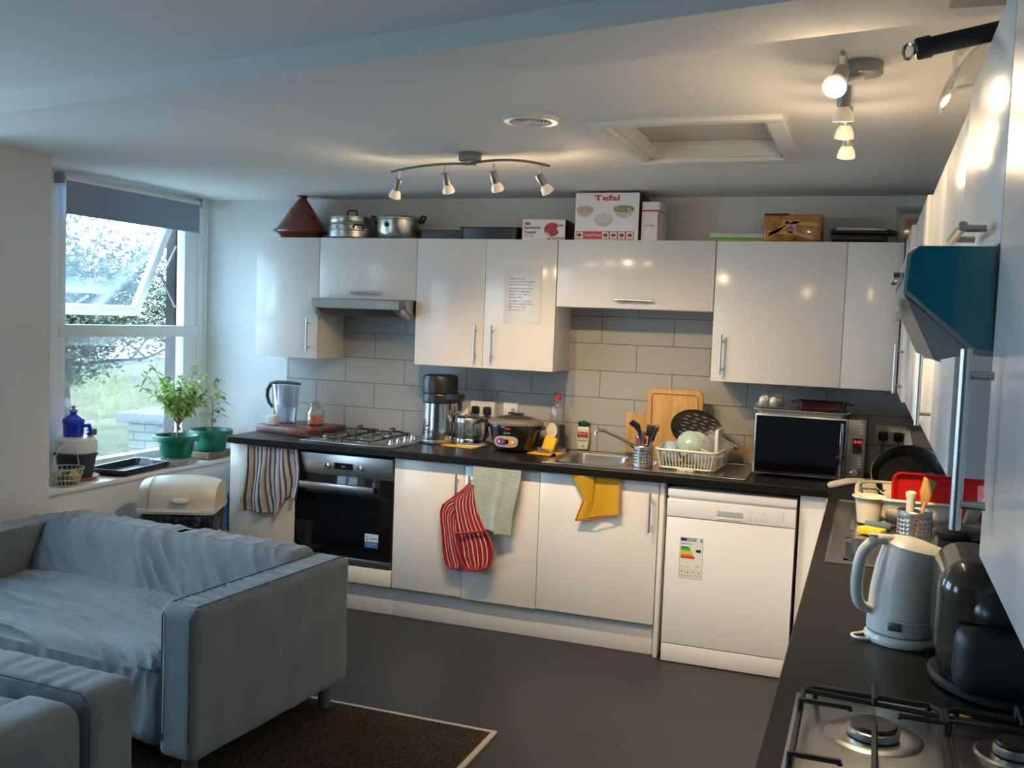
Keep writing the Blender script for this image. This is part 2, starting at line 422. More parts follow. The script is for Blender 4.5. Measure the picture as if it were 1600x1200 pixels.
# window_1: frame, transom, blind, tilted upper sash
def window1():
    x0, x1 = -.70, -.632
    root = thing('window_1', 'white framed window with its upper pane tilted open', 'window', (-.66, -.66, .70)); root['kind'] = 'structure'
    s = MB()
    s.box(x0, x1, -1.30, -1.235, .69, ZC, .004); s.box(x0, x1, -.10, -.035, .69, ZC, .004)
    s.box(x0, x1, -1.235, -.10, .69, .755, .004); s.box(x0, x1, -1.235, -.10, 2.24, ZC, .004)
    s.box(x0+.005, x1-.004, -1.235, -1.18, .755, 2.24, .003); s.box(x0+.005, x1-.004, -.22, -.10, .755, 2.24, .003)
    s.build('window_frame', m_upvc, root)
    MB().box(x0, x1+.008, -1.235, -.10, 1.440, 1.508, .006).build('transom', m_upvc, root)
    MB().box(-.672, -.668, -1.18, -.22, .755, 1.44).build('lower_pane', m_pane, root)
    # upper opening sash, hinged at the top, pushed out at the bottom
    th = R(25); L = .66; W0, W1 = -1.165, -.265
    M = Matrix.Translation((-.68, 0, 2.16)) @ Matrix.Rotation(-(-th), 4, 'Y')
    s = MB(); s.M = M
    f = .055
    s.box(-.025, .015, W0, W0+f, -L, 0, .004); s.box(-.025, .015, W1-f, W1, -L, 0, .004)
    s.box(-.025, .015, W0+f, W1-f, -L, -L+f, .004); s.box(-.025, .015, W0+f, W1-f, -f, 0, .004)
    sa = s.build('opening_sash', m_upvc, root)
    s = MB(); s.M = M; s.box(-.007, -.003, W0+f, W1-f, -L+f, -f); s.build('pane', m_paneo, sa)
    s = MB(); s.M = M
    s.box(.015, .03, -.80, -.76, -L+.01, -L+.05, .003); s.tube([(.028, -.78, -L+.03), (.05, -.73, -L+.045), (.055, -.66, -L+.09)], .008, 8)
    s.build('sash_handle', m_upvc, sa)
    s = MB()
    s.tube([(-.69, -.235, 2.0), (-.76, -.262, 1.83)], .006, 6); s.tube([(-.69, -.235, 1.62), (-.80, -.262, 1.84)], .006, 6)
    s.build('stay_arm', m_steeld, root)
    return root
m_pane = glassy('window_glass', (.97, .96, .97), .01, .02, (.75, .85, .9))
m_paneo = glassy('hazy_window_glass', (.90, .94, .97), .03, .12, (.30, .38, .42))  # veil colour paints reflected sky haze on the tilted pane, with some dirt
window1()
rb = thing('roller_blind', 'grey roller blind partly lowered at the top of the window', 'blind', (-.585, -.66, 2.1))
MB().cyl((-.592, -1.25, 2.268), .021, 1.09, 20, (0, 1, 0)).build('roller', m_whitem, rb)
m_blind = mat('blind_fabric', (.25, .29, .37), .8, bump=(400, .2, .001))
MB().box(-.575, -.5735, -1.245, -.165, 2.098, 2.275).build('blind_fabric', m_blind, rb)
MB().box(-.580, -.569, -1.245, -.165, 2.085, 2.098, .003).build('bottom_bar', m_blind, rb)
for y in (-1.265, -.145): MB().box(-.632, -.572, y-.006, y+.006, 2.24, 2.298, .002).build('bracket', m_grey, rb)
s = MB(); s.tube([(-.59+.02*math.cos(t), -.095, 2.265+.02*math.sin(t)) for t in [PI*i/8 for i in range(9)]]+[(-.61, -.095, 1.0), (-.57, -.095, 1.0)], .0022, 5, closed=True)
s.build('pull_chain', m_whitem, rb)

# unseen windows: the nearer inferred, the rear one added to brighten beam and fronts
for nm, c in (('window_2', ('y', -.56, -4.0, -2.2, .70, 2.28)), ('fill_window', ('y', -.56, -6.7, -5.3, .80, 2.2))):
    ax, t, a0, a1, z0, z1 = c; s = MB(); root = thing(nm, 'unseen white framed window that lights the room', 'window', ((t, (a0+a1)/2, z0) if ax == 'y' else ((a0+a1)/2, t, z0))); root['kind'] = 'structure'
    for q in (a0, (a0+a1)/2-.04, a1-.08):
        s.box(*( (t, t+.05, q, q+.08) if ax == 'y' else (q, q+.08, t, t+.05)), z0, z1)
    for q in (z0, z0+(z1-z0)*.6, z1-.08):
        s.box(*((t, t+.05, a0, a1) if ax == 'y' else (a0, a1, t, t+.05)), q, q+.08)
    s.build('window_frame', m_upvc, root)
    MB().box(*((t+.02, t+.024, a0, a1) if ax == 'y' else (a0, a1, t+.02, t+.024)), z0, z1).build('pane', m_pane, root)

# ceiling hatch, vent
h = thing('loft_hatch', 'white painted loft hatch recessed in the ceiling within a moulded frame', 'hatch', (2.76, -1.6, ZC))
s = MB(); fw = .058
for a in ((HX0-fw, HX1+fw, HY0-fw, HY0), (HX0-fw, HX1+fw, HY1, HY1+fw), (HX0-fw, HX0, HY0, HY1), (HX1, HX1+fw, HY0, HY1)):
    s.box(*a, ZC-.018, ZC+.002, .006)
s.build('hatch_frame', m_hf := mat('hatch_gloss_paint', (.76, .75, .70), .35, bump=(25, .2, .004)), h)
s = MB(); t = .014
for a in ((HX0, HX1, HY0, HY0+t), (HX0, HX1, HY1-t, HY1), (HX0, HX0+t, HY0, HY1), (HX1-t, HX1, HY0, HY1)): s.box(*a, ZC, ZC+.14)
s.build('hatch_lining', m_hf, h)
MB().box(HX0+t+.004, HX1-t-.004, HY0+t+.004, HY1-t-.012, ZC+.062, ZC+.08, .002).build('hatch_board', mat('hatch_board_paint', (.66, .60, .54), .5, bump=(8, .4, .01)), h)
s = MB()
for y in (HY0+t, HY1-t-.02): s.box(HX0+t, HX1-t, y, y+.02, ZC+.05, ZC+.062, .002)
s.build('hatch_stop', m_hf, h)
v = thing('ceiling_vent', 'round white extractor vent in the ceiling', 'vent', (2.26, -2.08, ZC))
MB().lathe([(.075, 0), (.098, 0), (.098, -.008), (.092, -.014), (.074, -.014), (.072, 0)], (2.26, -2.08, ZC), 40).build('vent_rim', m_offw, v)
s = MB()
for r_ in (.018, .031, .044, .057, .069): s.lathe([(r_, -.006), (r_+.003, -.012), (r_+.004, -.012), (r_+.001, -.006), (r_, -.006)], (2.26, -2.08, ZC), 36)
s.cyl((2.26, -2.08, ZC-.010), .010, .006, 16); s.box(2.255, 2.265, -2.15, -2.01, ZC-.006, ZC-.003); s.box(2.19, 2.33, -2.085, -2.075, ZC-.006, ZC-.003)
s.build('vent_louvres', m_offw, v)
MB().cyl((2.26, -2.08, ZC-.002), .074, .002, 32).build('vent_throat', m_gap, v)

# carpet with edge strips
c = thing('carpet', 'short brown carpet laid over the dark vinyl floor', 'carpet', (1.0, -4, 0))
MB().box(-.30, 2.085, -7.9, -1.775, .0005, .008, .002).build('carpet_pile', m_carpet, c)
MB().box(-.30, 2.10, -1.775, -1.757, .0005, .010, .002).build('edge_strip', m_trim, c)
plab(MB().box(2.085, 2.107, -7.9, -1.757, .0005, .011, .002).build('edge_strip', m_trimw, c), 'pale wooden edge strip')
# crumbs on the vinyl
s = MB()
for i in range(70):
    x, y = random.uniform(1.3, 3.15), random.uniform(-2.6, -.75)
    if x < 2.12 and y < -1.74: continue
    s.cyl((x, y, .0003), random.uniform(.0008, .0022), .001, 5)
tag(s.build('crumbs', mat('crumb', (.45, .44, .42), .9)), 'tiny pale crumbs scattered over the dark vinyl floor', 'crumbs', kind='stuff')

# ================================================================ OUTDOORS
m_grass = mat('lawn_grass', (.050, .042, .004), .9, var=((.080, .066, .010), 1.2, .35, .7), bump=(12, .6, .05))
m_path = mat('pale_paving', (.16, .155, .15), .9)
m_stone = mat('stone_cap', (.12, .12, .125), .9, bump=(30, .5, .01), var=((.085, .085, .09), 20, .4, .7))
s = MB(); n = 40
s.sheet(lambda u, v: (-.8-60*u, .4+60*v, -.95+.5*smooth(.05, .35, u)+.12*nz(u*20, v*20)), 60, 60)
g = s.build('lawn', m_grass); struct(g, 'sunlit green lawn beyond the window', 'lawn')
struct(MB().box(-70, -22, -20, 80, -.6, -.32).build('ground_paving', m_path), 'pale road beyond the lawn', 'road')
struct(MB().box(-70, -.8, -30, .4, -1.05, -.98).build('bounce_yard', mat('pale_bounce_surface', (.50, .48, .45), .9)), 'unseen pale yard added to bounce daylight up to the ceiling', 'yard')  # added out of view, kept pale as a reflector for the ceiling
mb, nt, pb = newmat('pale_garden_brick')
cc = coords(nt); sx = nt.nodes.new('ShaderNodeSeparateXYZ'); nt.links.new(cc, sx.inputs[0]); cb = nt.nodes.new('ShaderNodeCombineXYZ')
ad = nt.nodes.new('ShaderNodeMath'); ad.operation = 'ADD'; nt.links.new(sx.outputs['X'], ad.inputs[0]); nt.links.new(sx.outputs['Y'], ad.inputs[1])
nt.links.new(ad.outputs[0], cb.inputs['X']); nt.links.new(sx.outputs['Z'], cb.inputs['Y'])
bk = nt.nodes.new('ShaderNodeTexBrick'); nt.links.new(cb.outputs[0], bk.inputs['Vector']); bk.inputs['Scale'].default_value = 1
bk.inputs['Brick Width'].default_value = .215; bk.inputs['Row Height'].default_value = .075; bk.inputs['Mortar Size'].default_value = .006
bk.inputs['Color1'].default_value = (.15, .14, .12, 1); bk.inputs['Color2'].default_value = (.19, .18, .16, 1); bk.inputs['Mortar'].default_value = (.07, .068, .068, 1)
nt.links.new(bk.outputs['Color'], pb.inputs['Base Color']); pb.inputs['Roughness'].default_value = .9
p = thing('brick_pier', 'pale brick garden pier with a flat stone cap outside the window', 'pier', (-2.35, 2.12, -1.06), R(8))
MB().box(-.42, .50, -.38, .5, 0, 1.66).build('pier_brickwork', mb, p, local=True)
MB().box(-.50, .58, -.46, .58, 1.66, 1.745, .008).build('stone_cap', m_stone, p, local=True)
struct(MB().box(-.80, -.733, -.19, .35, -1, 3.0).build('wall_outside_reveal', mat('dark_brick_reveal', (.03, .024, .022), .9, bump=(30, .5, .01))))

def garden_tree(name, label, base, H, seed, spread, nleaf, mleaf, group=None):
    rnd = random.Random(seed); root = thing(name, label, 'tree', base, 0, group)
    tr, br, lf = MB(), MB(), MB(); tips = []
    def grow(p, d, L, r, lev, mb):
        pts = [p.copy()]; rad = [r]; k = 5
        for i in range(k):
            d = (d+Vector((rnd.uniform(-1, 1), rnd.uniform(-1, 1), rnd.uniform(-.4, .6)))*.22).normalized()
            p = p+d*L/k; pts.append(p.copy()); rad.append(r*(1-.55*(i+1)/k))
            if lev >= 2: tips.append((p.copy(), lev))
        mb.tube(pts, rad, 7 if lev < 2 else 4, cap=False)
        if lev < 4:
            for _ in range(5 if lev < 2 else 4):
                q = pts[rnd.randint(2, k)]; e = Vector((rnd.uniform(-1, 1), rnd.uniform(-1, 1), rnd.uniform(-.25, .7)))
                grow(q, (d*.5+e*spread).normalized(), L*rnd.uniform(.75, 1.05), r*.50, lev+1, br)
    grow(Vector((0, 0, 0)), Vector((0, 0, 1)), H*.20, H*.024, 0, tr)
    for _ in range(nleaf):
        c, _l = rnd.choice(tips); c = c+Vector((rnd.gauss(0, .16), rnd.gauss(0, .16), rnd.gauss(0, .13)))
        a = Vector((rnd.gauss(0, 1), rnd.gauss(0, 1), rnd.gauss(0, .6))).normalized(); b = a.cross(Vector((rnd.gauss(0, 1), rnd.gauss(0, 1), rnd.gauss(0, 1)))).normalized()
        z = rnd.uniform(.035, .075)
        lf._f(lf._v([c-a*z, c+b*z*.45, c+a*z, c-b*z*.45]))
    tr.build('trunk', m_bark, root, local=True); br.build('branches', m_bark, root, local=True); lf.build('foliage', mleaf, root, local=True)
m_bark = mat('tree_bark', (.022, .020, .019), .9)
m_tl = mat('tree_leaf', (.030, .044, .024), .6, var=((.060, .075, .040), 2, .35, .7))
m_tl2 = mat('tree_leaf_yellow', (.050, .065, .012), .6, var=((.085, .085, .028), 2, .35, .7))
garden_tree('garden_tree', 'large spreading tree seen through the kitchen window', (-9.6, 8.0, -.7), 6.6, 3, 1.25, 14000, m_tl)
garden_tree('garden_tree', 'smaller yellow green tree behind the spreading tree', (-15.5, 18.5, -.6), 6.5, 11, .9, 9000, m_tl2)
# low bushes at the lawn's far edge
for i, (x, y, r_, lb) in enumerate(((-17.5, 15.4, .55, 'low bushy green shrub at the far edge of the lawn'),)):
    rt = thing('garden_shrub', lb, 'shrub', (x, y, -.5)); rnd = random.Random(i+40); s = MB()
    for _ in range(4500):
        v_ = Vector((rnd.gauss(0, 1), rnd.gauss(0, 1), abs(rnd.gauss(0, 1)))).normalized()*r_*rnd.uniform(.6, 1.05); v_.x *= 1.5; v_.y *= 1.5
        a = Vector((rnd.gauss(0, 1), rnd.gauss(0, 1), rnd.gauss(0, 1))).normalized()*.09; b = a.orthogonal()*.5
        s._f(s._v([v_-a, v_+b, v_+a, v_-b]))
    s.build('foliage', (m_tl, m_tl2)[i], rt, local=True)
    MB().tube([(0, 0, -.1), (.02, .02, r_*.6)], .05, 6).build('stem', m_bark, rt, local=True)

# ================================================================ KITCHEN UNITS
def barh(parent, p, q, out, r=.006, foot=.018, nm='handle'):
    """T-bar handle from p to q standing off along vector out"""
    p, q, out = Vector(p), Vector(q), Vector(out); d = (q-p).normalized(); L = (q-p).length
    s = MB(); s.cyl(p, r, L, 14, d, b=.001)
    for t in (foot+.012, L-foot-.012):
        s.cyl(p+d*t, r*.75, out.length, 10, -out.normalized())
    return s.build(nm, m_steel, parent)
def door_b(parent, x0, x1, z0, z1, y=-.6, th=.018, nm='door', m=None):
    return MB().box(x0+.0015, x1-.0015, y, y+th, z0, z1, .0015).build(nm, m or m_white, parent)
YB = -.600; ZT = .861; ZB = .160
def base_carcass(rt, x0, x1, z0=ZB, y=-.582):
    s = MB(); t = .018
    s.box(x0, x0+t, y, -.02, z0, .866); s.box(x1-t, x1, y, -.02, z0, .866); s.box(x0+t, x1-t, y, -.02, z0, z0+t)
    s.box(x0+t, x1-t, -.03, -.02, z0+t, .866); s.box(x0+t, x1-t, y, y+.08, .850, .866)
    s.build('carcass', m_carc, rt)
def plinth(rt, x0, x1, y=-.567):
    MB().box(x0, x1, y, y+.016, 0.001, .155, .001).build('plinth', m_whitem2, rt)
m_whitem2 = mat('plinth_white', (.70, .70, .69), .35)
# unit behind the striped towel
b1 = thing('base_cabinet', 'white base cabinet at the window end, striped towel on its door', 'cabinet', (.215, -.3, 0), group=None)
base_carcass(b1, .02, .432); door_b(b1, .004, .432, ZB, ZT); plinth(b1, .02, .43)
MB().box(.0, .018, -.598, -.01, .001, .866, .001).build('end_panel', m_white, b1)
# oven housing
oh = thing('oven_housing', 'white cabinet housing that holds the built-in oven', 'cabinet', (.735, -.3, 0))
s = MB(); s.box(.434, .439, -.58, -.02, .155, .866); s.box(1.034, 1.04, -.58, -.02, .155, .866); s.box(.439, 1.034, -.58, -.02, .16, .245)
s.build('carcass', m_carc, oh); MB().box(.438, 1.038, -.60, -.582, .160, .250, .0015).build('filler_panel', m_white, oh); plinth(oh, .43, 1.04)
ov = thing('built_in_oven', 'built-in electric oven with steel control panel and black glass door', 'oven', (.735, -.35, .25))
MB().box(.445, 1.028, -.58, -.06, .262, .846).build('oven_body', m_steeld, ov)
cp = MB().box(.4385, 1.0325, -.602, -.580, .742, .852, .002).build('control_panel', m_steel, ov)
for x in (.642, .840):
    s = MB(); s.cyl((x, -.602, .789), .019, .006, 28, (0, -1, 0)); s.cyl((x, -.608, .789), .0155, .018, 28, (0, -1, 0), b=.002); s.build('knob', m_chrome, cp)
ds = MB().box(.678, .794, -.6035, -.602, .774, .809).build('display', m_blackg, cp)
s = MB()
s.text('8:37', (.722, -.6040, .786), (1, 0, 0), (0, 0, 1), .011); s.build('display_digits', mat('dim_digits', (.2, .25, .35), .5, emis=((.35, .45, .7), .25)), cp)
s = MB()
for x in (.642, .840):
    for k in range(9):
        a = R(-50+k*35); s.disc((x+.027*math.cos(a), -.6023, .789+.027*math.sin(a)), .0014, (1, 0, 0), (0, 0, 1), 6)
for k in range(3): s.disc((.700+k*.03, -.6037, .779), .0014, (1, 0, 0), (0, 0, 1), 6)
s.build('panel_marks', m_grey, cp)
dr = MB().box(.4385, 1.0325, -.602, -.580, .298, .738, .002).build('oven_door', m_blackg, ov)
MB().box(.505, .966, -.6026, -.6015, .345, .635).build('door_window', m_ovenglass, dr)
s = MB(); s.box(.484, .942, -.645, -.634, .660, .698, .003); s.box(.50, .516, -.634, -.602, .672, .693); s.box(.91, .926, -.634, -.602, .672, .693)
s.build('door_handle', m_steel, dr)
st = MB().quad((.878, -.6040, .363), (1, 0, 0), (0, 0, 1), .082, .076).build('energy_sticker', mat('sticker_white', (.62, .72, .80), .35), dr)
MB().quad((.878, -.6043, .363), (1, 0, 0), (0, 0, 1), .082, .033).build('sticker_band', mat('sticker_blue', (.01, .14, .50), .35), dr)
s = MB(); s.text('2', (.884, -.6043, .404), (1, 0, 0), (0, 0, 1), .020, bold=.03); s.text('YEARS', (.902, -.6043, .409), (1, 0, 0), (0, 0, 1), .010, width=.052, bold=.01)
s.build('sticker_print', mat('sticker_navy', (.01, .03, .16), .4), dr)
s = MB(); s.text('GUARANTEE', (.884, -.6046, .381), (1, 0, 0), (0, 0, 1), .006, width=.068); s.text('parts & labour', (.892, -.6046, .370), (1, 0, 0), (0, 0, 1), .005, width=.050)
s.build('sticker_print', m_card, dr)
MB().box(.4385, 1.0325, -.600, -.580, .254, .292, .002).build('bottom_trim', m_steel, ov)
# double unit
b2 = thing('base_cabinet', 'white double-door base cabinet beside the oven, red oven glove hanging on it', 'cabinet', (1.45, -.3, 0))
base_carcass(b2, 1.044, 1.860); plinth(b2, 1.04, 1.862)
d = door_b(b2, 1.044, 1.449, ZB+.002, ZT); barh(d, (1.413, -.628, .675), (1.413, -.628, .812), (0, -.028, 0))
d = door_b(b2, 1.449, 1.862, ZB-.004, ZT-.004); barh(d, (1.487, -.628, .66), (1.487, -.628, .812), (0, -.028, 0))
b3 = thing('base_cabinet', 'white single-door base cabinet under the sink, yellow cloth hanging on it', 'cabinet', (2.17, -.3, 0))
base_carcass(b3, 1.864, 2.472); plinth(b3, 1.862, 2.472)
d = door_b(b3, 1.862, 2.470, ZB, ZT); barh(d, (2.434, -.628, .618), (2.434, -.628, .812), (0, -.028, 0))
tag(MB().box(2.475, 2.495, -.600, -.01, .001, .866, .001).build('end_panel', m_white), 'white end panel standing between the sink cabinet and the dishwasher', 'panel')
# dishwasher
dw = thing('dishwasher', 'white freestanding dishwasher with energy label on its door', 'dishwasher', (2.815, -.3, 0))
MB().box(2.520, 3.112, -.602, -.03, .012, .808, .002).box(2.517, 3.115, -.622, -.03, .808, .845, .004).build('housing', m_dish, dw)
pn = MB().box(2.518, 3.114, -.6315, -.602, .713, .797, .003).build('control_panel', m_dish, dw)
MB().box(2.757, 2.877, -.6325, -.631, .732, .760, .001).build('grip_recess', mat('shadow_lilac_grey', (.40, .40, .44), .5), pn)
MB().box(2.757, 2.877, -.636, -.6315, .722, .732, .002).build('grip_lip', m_dish, pn)
s = MB()
for k, x in enumerate((2.912, 2.935, 2.958, 2.981)):
    for j in range(16):
        a0_, a1_ = 2*PI*j/16, 2*PI*(j+1)/16
        P = [(x+r_*math.cos(a), -.6320, .733+r_*math.sin(a)) for a, r_ in ((a0_, .0075), (a1_, .0075), (a1_, .0065), (a0_, .0065))]
        s._f(s._v(P))
    s.disc((x, -.6320, .733), .0012, (1, 0, 0), (0, 0, 1), 6)
for k in range(2):
    for j in range(4): s.quad((2.903+k*.012, -.6320, .752+j*.009), (1, 0, 0), (0, 0, 1), .007, .0018)
for j in range(3): s.quad((2.965+j*.006, -.6320, .765+.004*(j % 2)), (1, 0, 0), (0, 0, 1), .004, .002)
for j in range(7): s.quad((3.055-.001*j, -.6320, .738+j*.0068), (1, 0, 0), (0, 0, 1), .010, .0014)
for j in range(7): s.quad((3.035, -.6320, .738+j*.0068), (1, 0, 0), (0, 0, 1), .006, .0012)
s.text('ESSENTIALS', (2.532, -.6320, .781), (1, 0, 0), (0, 0, 1), .005, width=.030)
s.build('panel_print', m_inkgrey, pn)
dd = MB().box(2.519, 3.113, -.6300, -.602, .094, .709, .003).build('door', m_dish, dw)
lb = MB().quad((2.590, -.6306, .420), (1, 0, 0), (0, 0, 1), .108, .196).build('energy_label', mat('label_paper', (.74, .76, .66), .4), dd)
s = MB(); Y = -.6310
s.quad((2.592, Y, .600), (1, 0, 0), (0, 0, 1), .026, .014); s.build('label_print', mat('label_navy', (.015, .02, .14), .4), dd)
s = MB(); s.quad((2.618, Y, .600), (1, 0, 0), (0, 0, 1), .048, .014); s.quad((2.686, Y, .598), (1, 0, 0), (0, 0, 1), .008, .016); s.build('label_print', mat('label_blue', (.05, .22, .48), .4), dd)
s = MB(); s.text('ENERG', (2.622, Y-.0003, .603), (1, 0, 0), (0, 0, 1), .008, width=.038); s.build('label_print', m_card, dd)
cols = ((.0, .22, .08), (.03, .33, .08), (.35, .50, .03), (.75, .62, .0), (.80, .38, .02), (.72, .13, .02), (.55, .02, .02))
for k, c_ in enumerate(cols):
    s = MB(); z = .566-k*.0082; wv = .038+k*.0048
    s._f(s._v([(2.594, Y, z), (2.594+wv, Y, z), (2.594+wv+.003, Y, z+.0037), (2.594+wv, Y, z+.0074), (2.594, Y, z+.0074)]))
    s.build('rating_arrow', mat('rating_%d' % k, c_, .4), dd)
s = MB(); s._f(s._v([(2.664, Y, .556), (2.670, Y, .549), (2.690, Y, .549), (2.690, Y, .563), (2.670, Y, .563)]))
s.text('ESSENTIALS', (2.594, Y, .584), (1, 0, 0), (0, 0, 1), .006, width=.052, bold=.01); s.text('C20', (2.676, Y, .578), (1, 0, 0), (0, 0, 1), .003)
s.build('label_print', m_ink, dd); s = MB()
s.text('234', (2.666, Y, .475), (1, 0, 0), (0, 0, 1), .006, width=.016); s.text('kWh annum', (2.594, Y, .474), (1, 0, 0), (0, 0, 1), .004, width=.045)
for k, t_ in enumerate(('XYZ', '13', '9.9', 'ABCD')):
    x = 2.592+k*.0268
    for a, b_, c_, d_ in ((0, 0, .024, .0006), (0, .033, .024, .0006), (0, 0, .0006, .033), (.0235, 0, .0006, .033)): s.quad((x+a, Y, .428+b_), (1, 0, 0), (0, 0, 1), c_, d_)
    s.text(('12', '280', '0.9', '47')[k], (x+.005, Y, .433), (1, 0, 0), (0, 0, 1), .005, width=.013); s.disc((x+.012, Y, .451), .004, (1, 0, 0), (0, 0, 1), 8, ry=.003)
s.build('label_print', m_ink, dd)
for a, b_, c_, d_ in ((2.5895, .4195, .109, .0008), (2.5895, .6155, .109, .0008), (2.5895, .4195, .0008, .197), (2.6977, .4195, .0008, .197)):
    pass
s = MB(); s.quad((2.5885, -.6303, .4185), (1, 0, 0), (0, 0, 1), .111, .199); s.build('label_border', mat('label_teal_edge', (.12, .18, .20), .4), dd)
MB().box(2.520, 3.112, -.6285, -.60, .004, .090, .002).build('kick_panel', mat('kick_white', (.72, .72, .71), .3), dw)
# corner post
tag(MB().box(3.128, 3.258, -.600, -.582, .10, .866, .001).box(3.240, 3.258, -.9, -.600, .10, .866).build('corner_post', m_white), 'white corner panel beside the dishwasher under the worktop', 'panel')
# right run base units
def rdoor(rt, y0, y1, z0, z1, x, th=.018, m=None, nm='door'):
    return MB().box(x, x+th, y0+.0015, y1-.0015, z0, z1, .0015).build(nm, m or m_white, rt)
for i, (y0, y1, lb) in enumerate(((-1.50, -.92, 'white base cabinet nearest the corner under the right-hand worktop'), (-2.30, -1.50, 'white base cabinet under the sink on the right-hand worktop'), (-3.20, -2.30, 'white base cabinet under the kettle on the right-hand worktop'), (-3.90, -3.20, 'white base cabinet under the near hob'), (-4.60, -3.90, 'white base cabinet at the near end of the right-hand worktop'))):
    rt = thing('base_cabinet', lb, 'cabinet', (3.58, (y0+y1)/2, 0))
    MB().box(3.306, 3.87, y0+.001, y1-.001, ZB, .72).build('carcass', m_carc, rt)
    MB().box(3.345, 3.36, y0, y1, .001, .155).build('plinth', m_whitem2, rt)
    d = rdoor(rt, y0, y1, ZB, ZT, 3.288)
    barh(d, (3.26, y1-.05, .62), (3.26, y1-.05, .81), (-.028, 0, 0))

# worktop, L-shaped, with two sink cut-outs
X1_, Y1_ = (1.905, 2.395), (-.535, -.125)
SK2 = (3.345, 3.775, -2.09, -1.66)
s = slab('worktop', (-.0, 1.905, 2.395, 3.2585, 3.345, 3.775, 3.870), (-4.6, -2.09, -1.66, -.64, -.535, -.125, -.010), .869, .909, m_top,
         holes=[(X1_[0], X1_[1], Y1_[0], Y1_[1]), SK2], filled=lambda x, y: y > -.64 or x > 3.2585)
wt = s.build('worktop', m_top, angle=30)
bv = wt.modifiers.new('edge', 'BEVEL'); bv.width = .006; bv.segments = 3; bv.limit_method = 'ANGLE'; bv.angle_limit = R(40)
tag(wt, 'dark speckled laminate worktop running in an L along both walls', 'worktop')

# ---------------------------------------------------------------- wall units, back wall
YU = -.308; ZU0, ZU1 = 1.354, 2.053
def wall_carcass(rt, x0, x1, z0, z1=ZU1, y0=-.290, y1=-.009):
    MB().box(x0+.001, x1-.001, y0, y1, z0, z1-.001, .001).build('carcass', m_carc, rt)
def flap(rt, x0, x1, z0, hx):
    d = MB().box(x0+.0015, x1-.0015, YU, YU+.018, z0, ZU1, .0015).build('flap_door', m_white, rt)
    barh(d, (hx[0], YU-.03, 1.745), (hx[1], YU-.03, 1.745), (0, -.03, 0)); return d
def udoor(rt, x0, x1, hx=None, z=(1.39, 1.588)):
    d = MB().box(x0+.0015, x1-.0015, YU, YU+.018, ZU0, ZU1, .0015).build('door', m_white, rt)
    if hx: barh(d, (hx, YU-.03, z[0]), (hx, YU-.03, z[1]), (0, -.03, 0))
    return d
u = thing('wall_cabinet', 'white wall cabinet at the window end with the brown tagine on top', 'cabinet', (.16, -.15, ZU0))
wall_carcass(u, -.055, .375, ZU0); udoor(u, -.050, .375, .318)
u = thing('wall_cabinet', 'short white flap cabinet over the cooker hood', 'cabinet', (.687, -.15, 1.706))
wall_carcass(u, .377, .997, 1.706); flap(u, .377, .997, 1.708, (.600, .795))
u = thing('wall_cabinet', 'white double-door wall cabinet with the printed notice on its right door', 'cabinet', (1.405, -.15, ZU0))
wall_carcass(u, .997, 1.813, ZU0); udoor(u, .997, 1.408, 1.368); nd = udoor(u, 1.408, 1.813, 1.464)
u = thing('wall_cabinet', 'wide short white flap cabinet above the sink', 'cabinet', (2.228, -.15, 1.70))
wall_carcass(u, 1.815, 2.640, 1.700); flap(u, 1.815, 2.640, 1.702, (2.140, 2.335))
u = thing('wall_cabinet', 'white wall cabinet over the microwave reaching into the corner', 'cabinet', (3.08, -.15, ZU0))
wall_carcass(u, 2.642, 3.515, ZU0); udoor(u, 2.642, 3.262, 2.692); udoor(u, 3.262, 3.515)
# notice in a clear sleeve
nt_ = thing('notice', 'printed kitchen rules notice in a clear sleeve taped to a cabinet door', 'notice', (1.627, YU-.002, 1.60))
MB().box(1.527, 1.729, YU-.0016, YU-.0006, 1.607, 1.897).build('paper', mat('notice_paper', (.84, .83, .80), .5), nt_)
MB().box(1.521, 1.735, YU-.0026, YU-.0022, 1.600, 1.905).build('clear_sleeve', glassy('sleeve_film', (1, 1, 1), .08, 0, refl=.5), nt_)
L_ = ['THESE KITCHEN', 'FACILITIES ARE PROVIDED', 'FOR EVERYONE TO USE', None, 'PLEASE MAKE SURE YOU', 'LEAVE ALL COMMUNAL', 'AREAS |CLEAN| AND |TIDY', 'AT ALL TIMES.', None, 'FAILURE TO DO SO WILL', 'RESULT IN EVERYONE TO', 'BE |CHARGED| FOR', 'CLEANING |COSTS.']
kb, kr = MB(), MB(); z = 1.838; cw = .0073
for l in L_:
    if l is None: z -= .004; continue
    x = 1.549
    for i, seg in enumerate(l.split('|')):
        sg = seg.strip(); lead = len(seg)-len(seg.lstrip()); x += lead*cw*.6
        wd = sum(.45 if ch in ' .I' else 1 for ch in sg)*cw
        (kr if i % 2 else kb).text(sg, (x, YU-.0019, z), (1, 0, 0), (0, 0, 1), .0085, width=wd, bold=.012); x += wd+(len(seg)-len(seg.rstrip()))*cw*.6
    z -= .0158
kb.build('notice_print', m_ink, nt_); kr.build('notice_print', m_inkred, nt_)

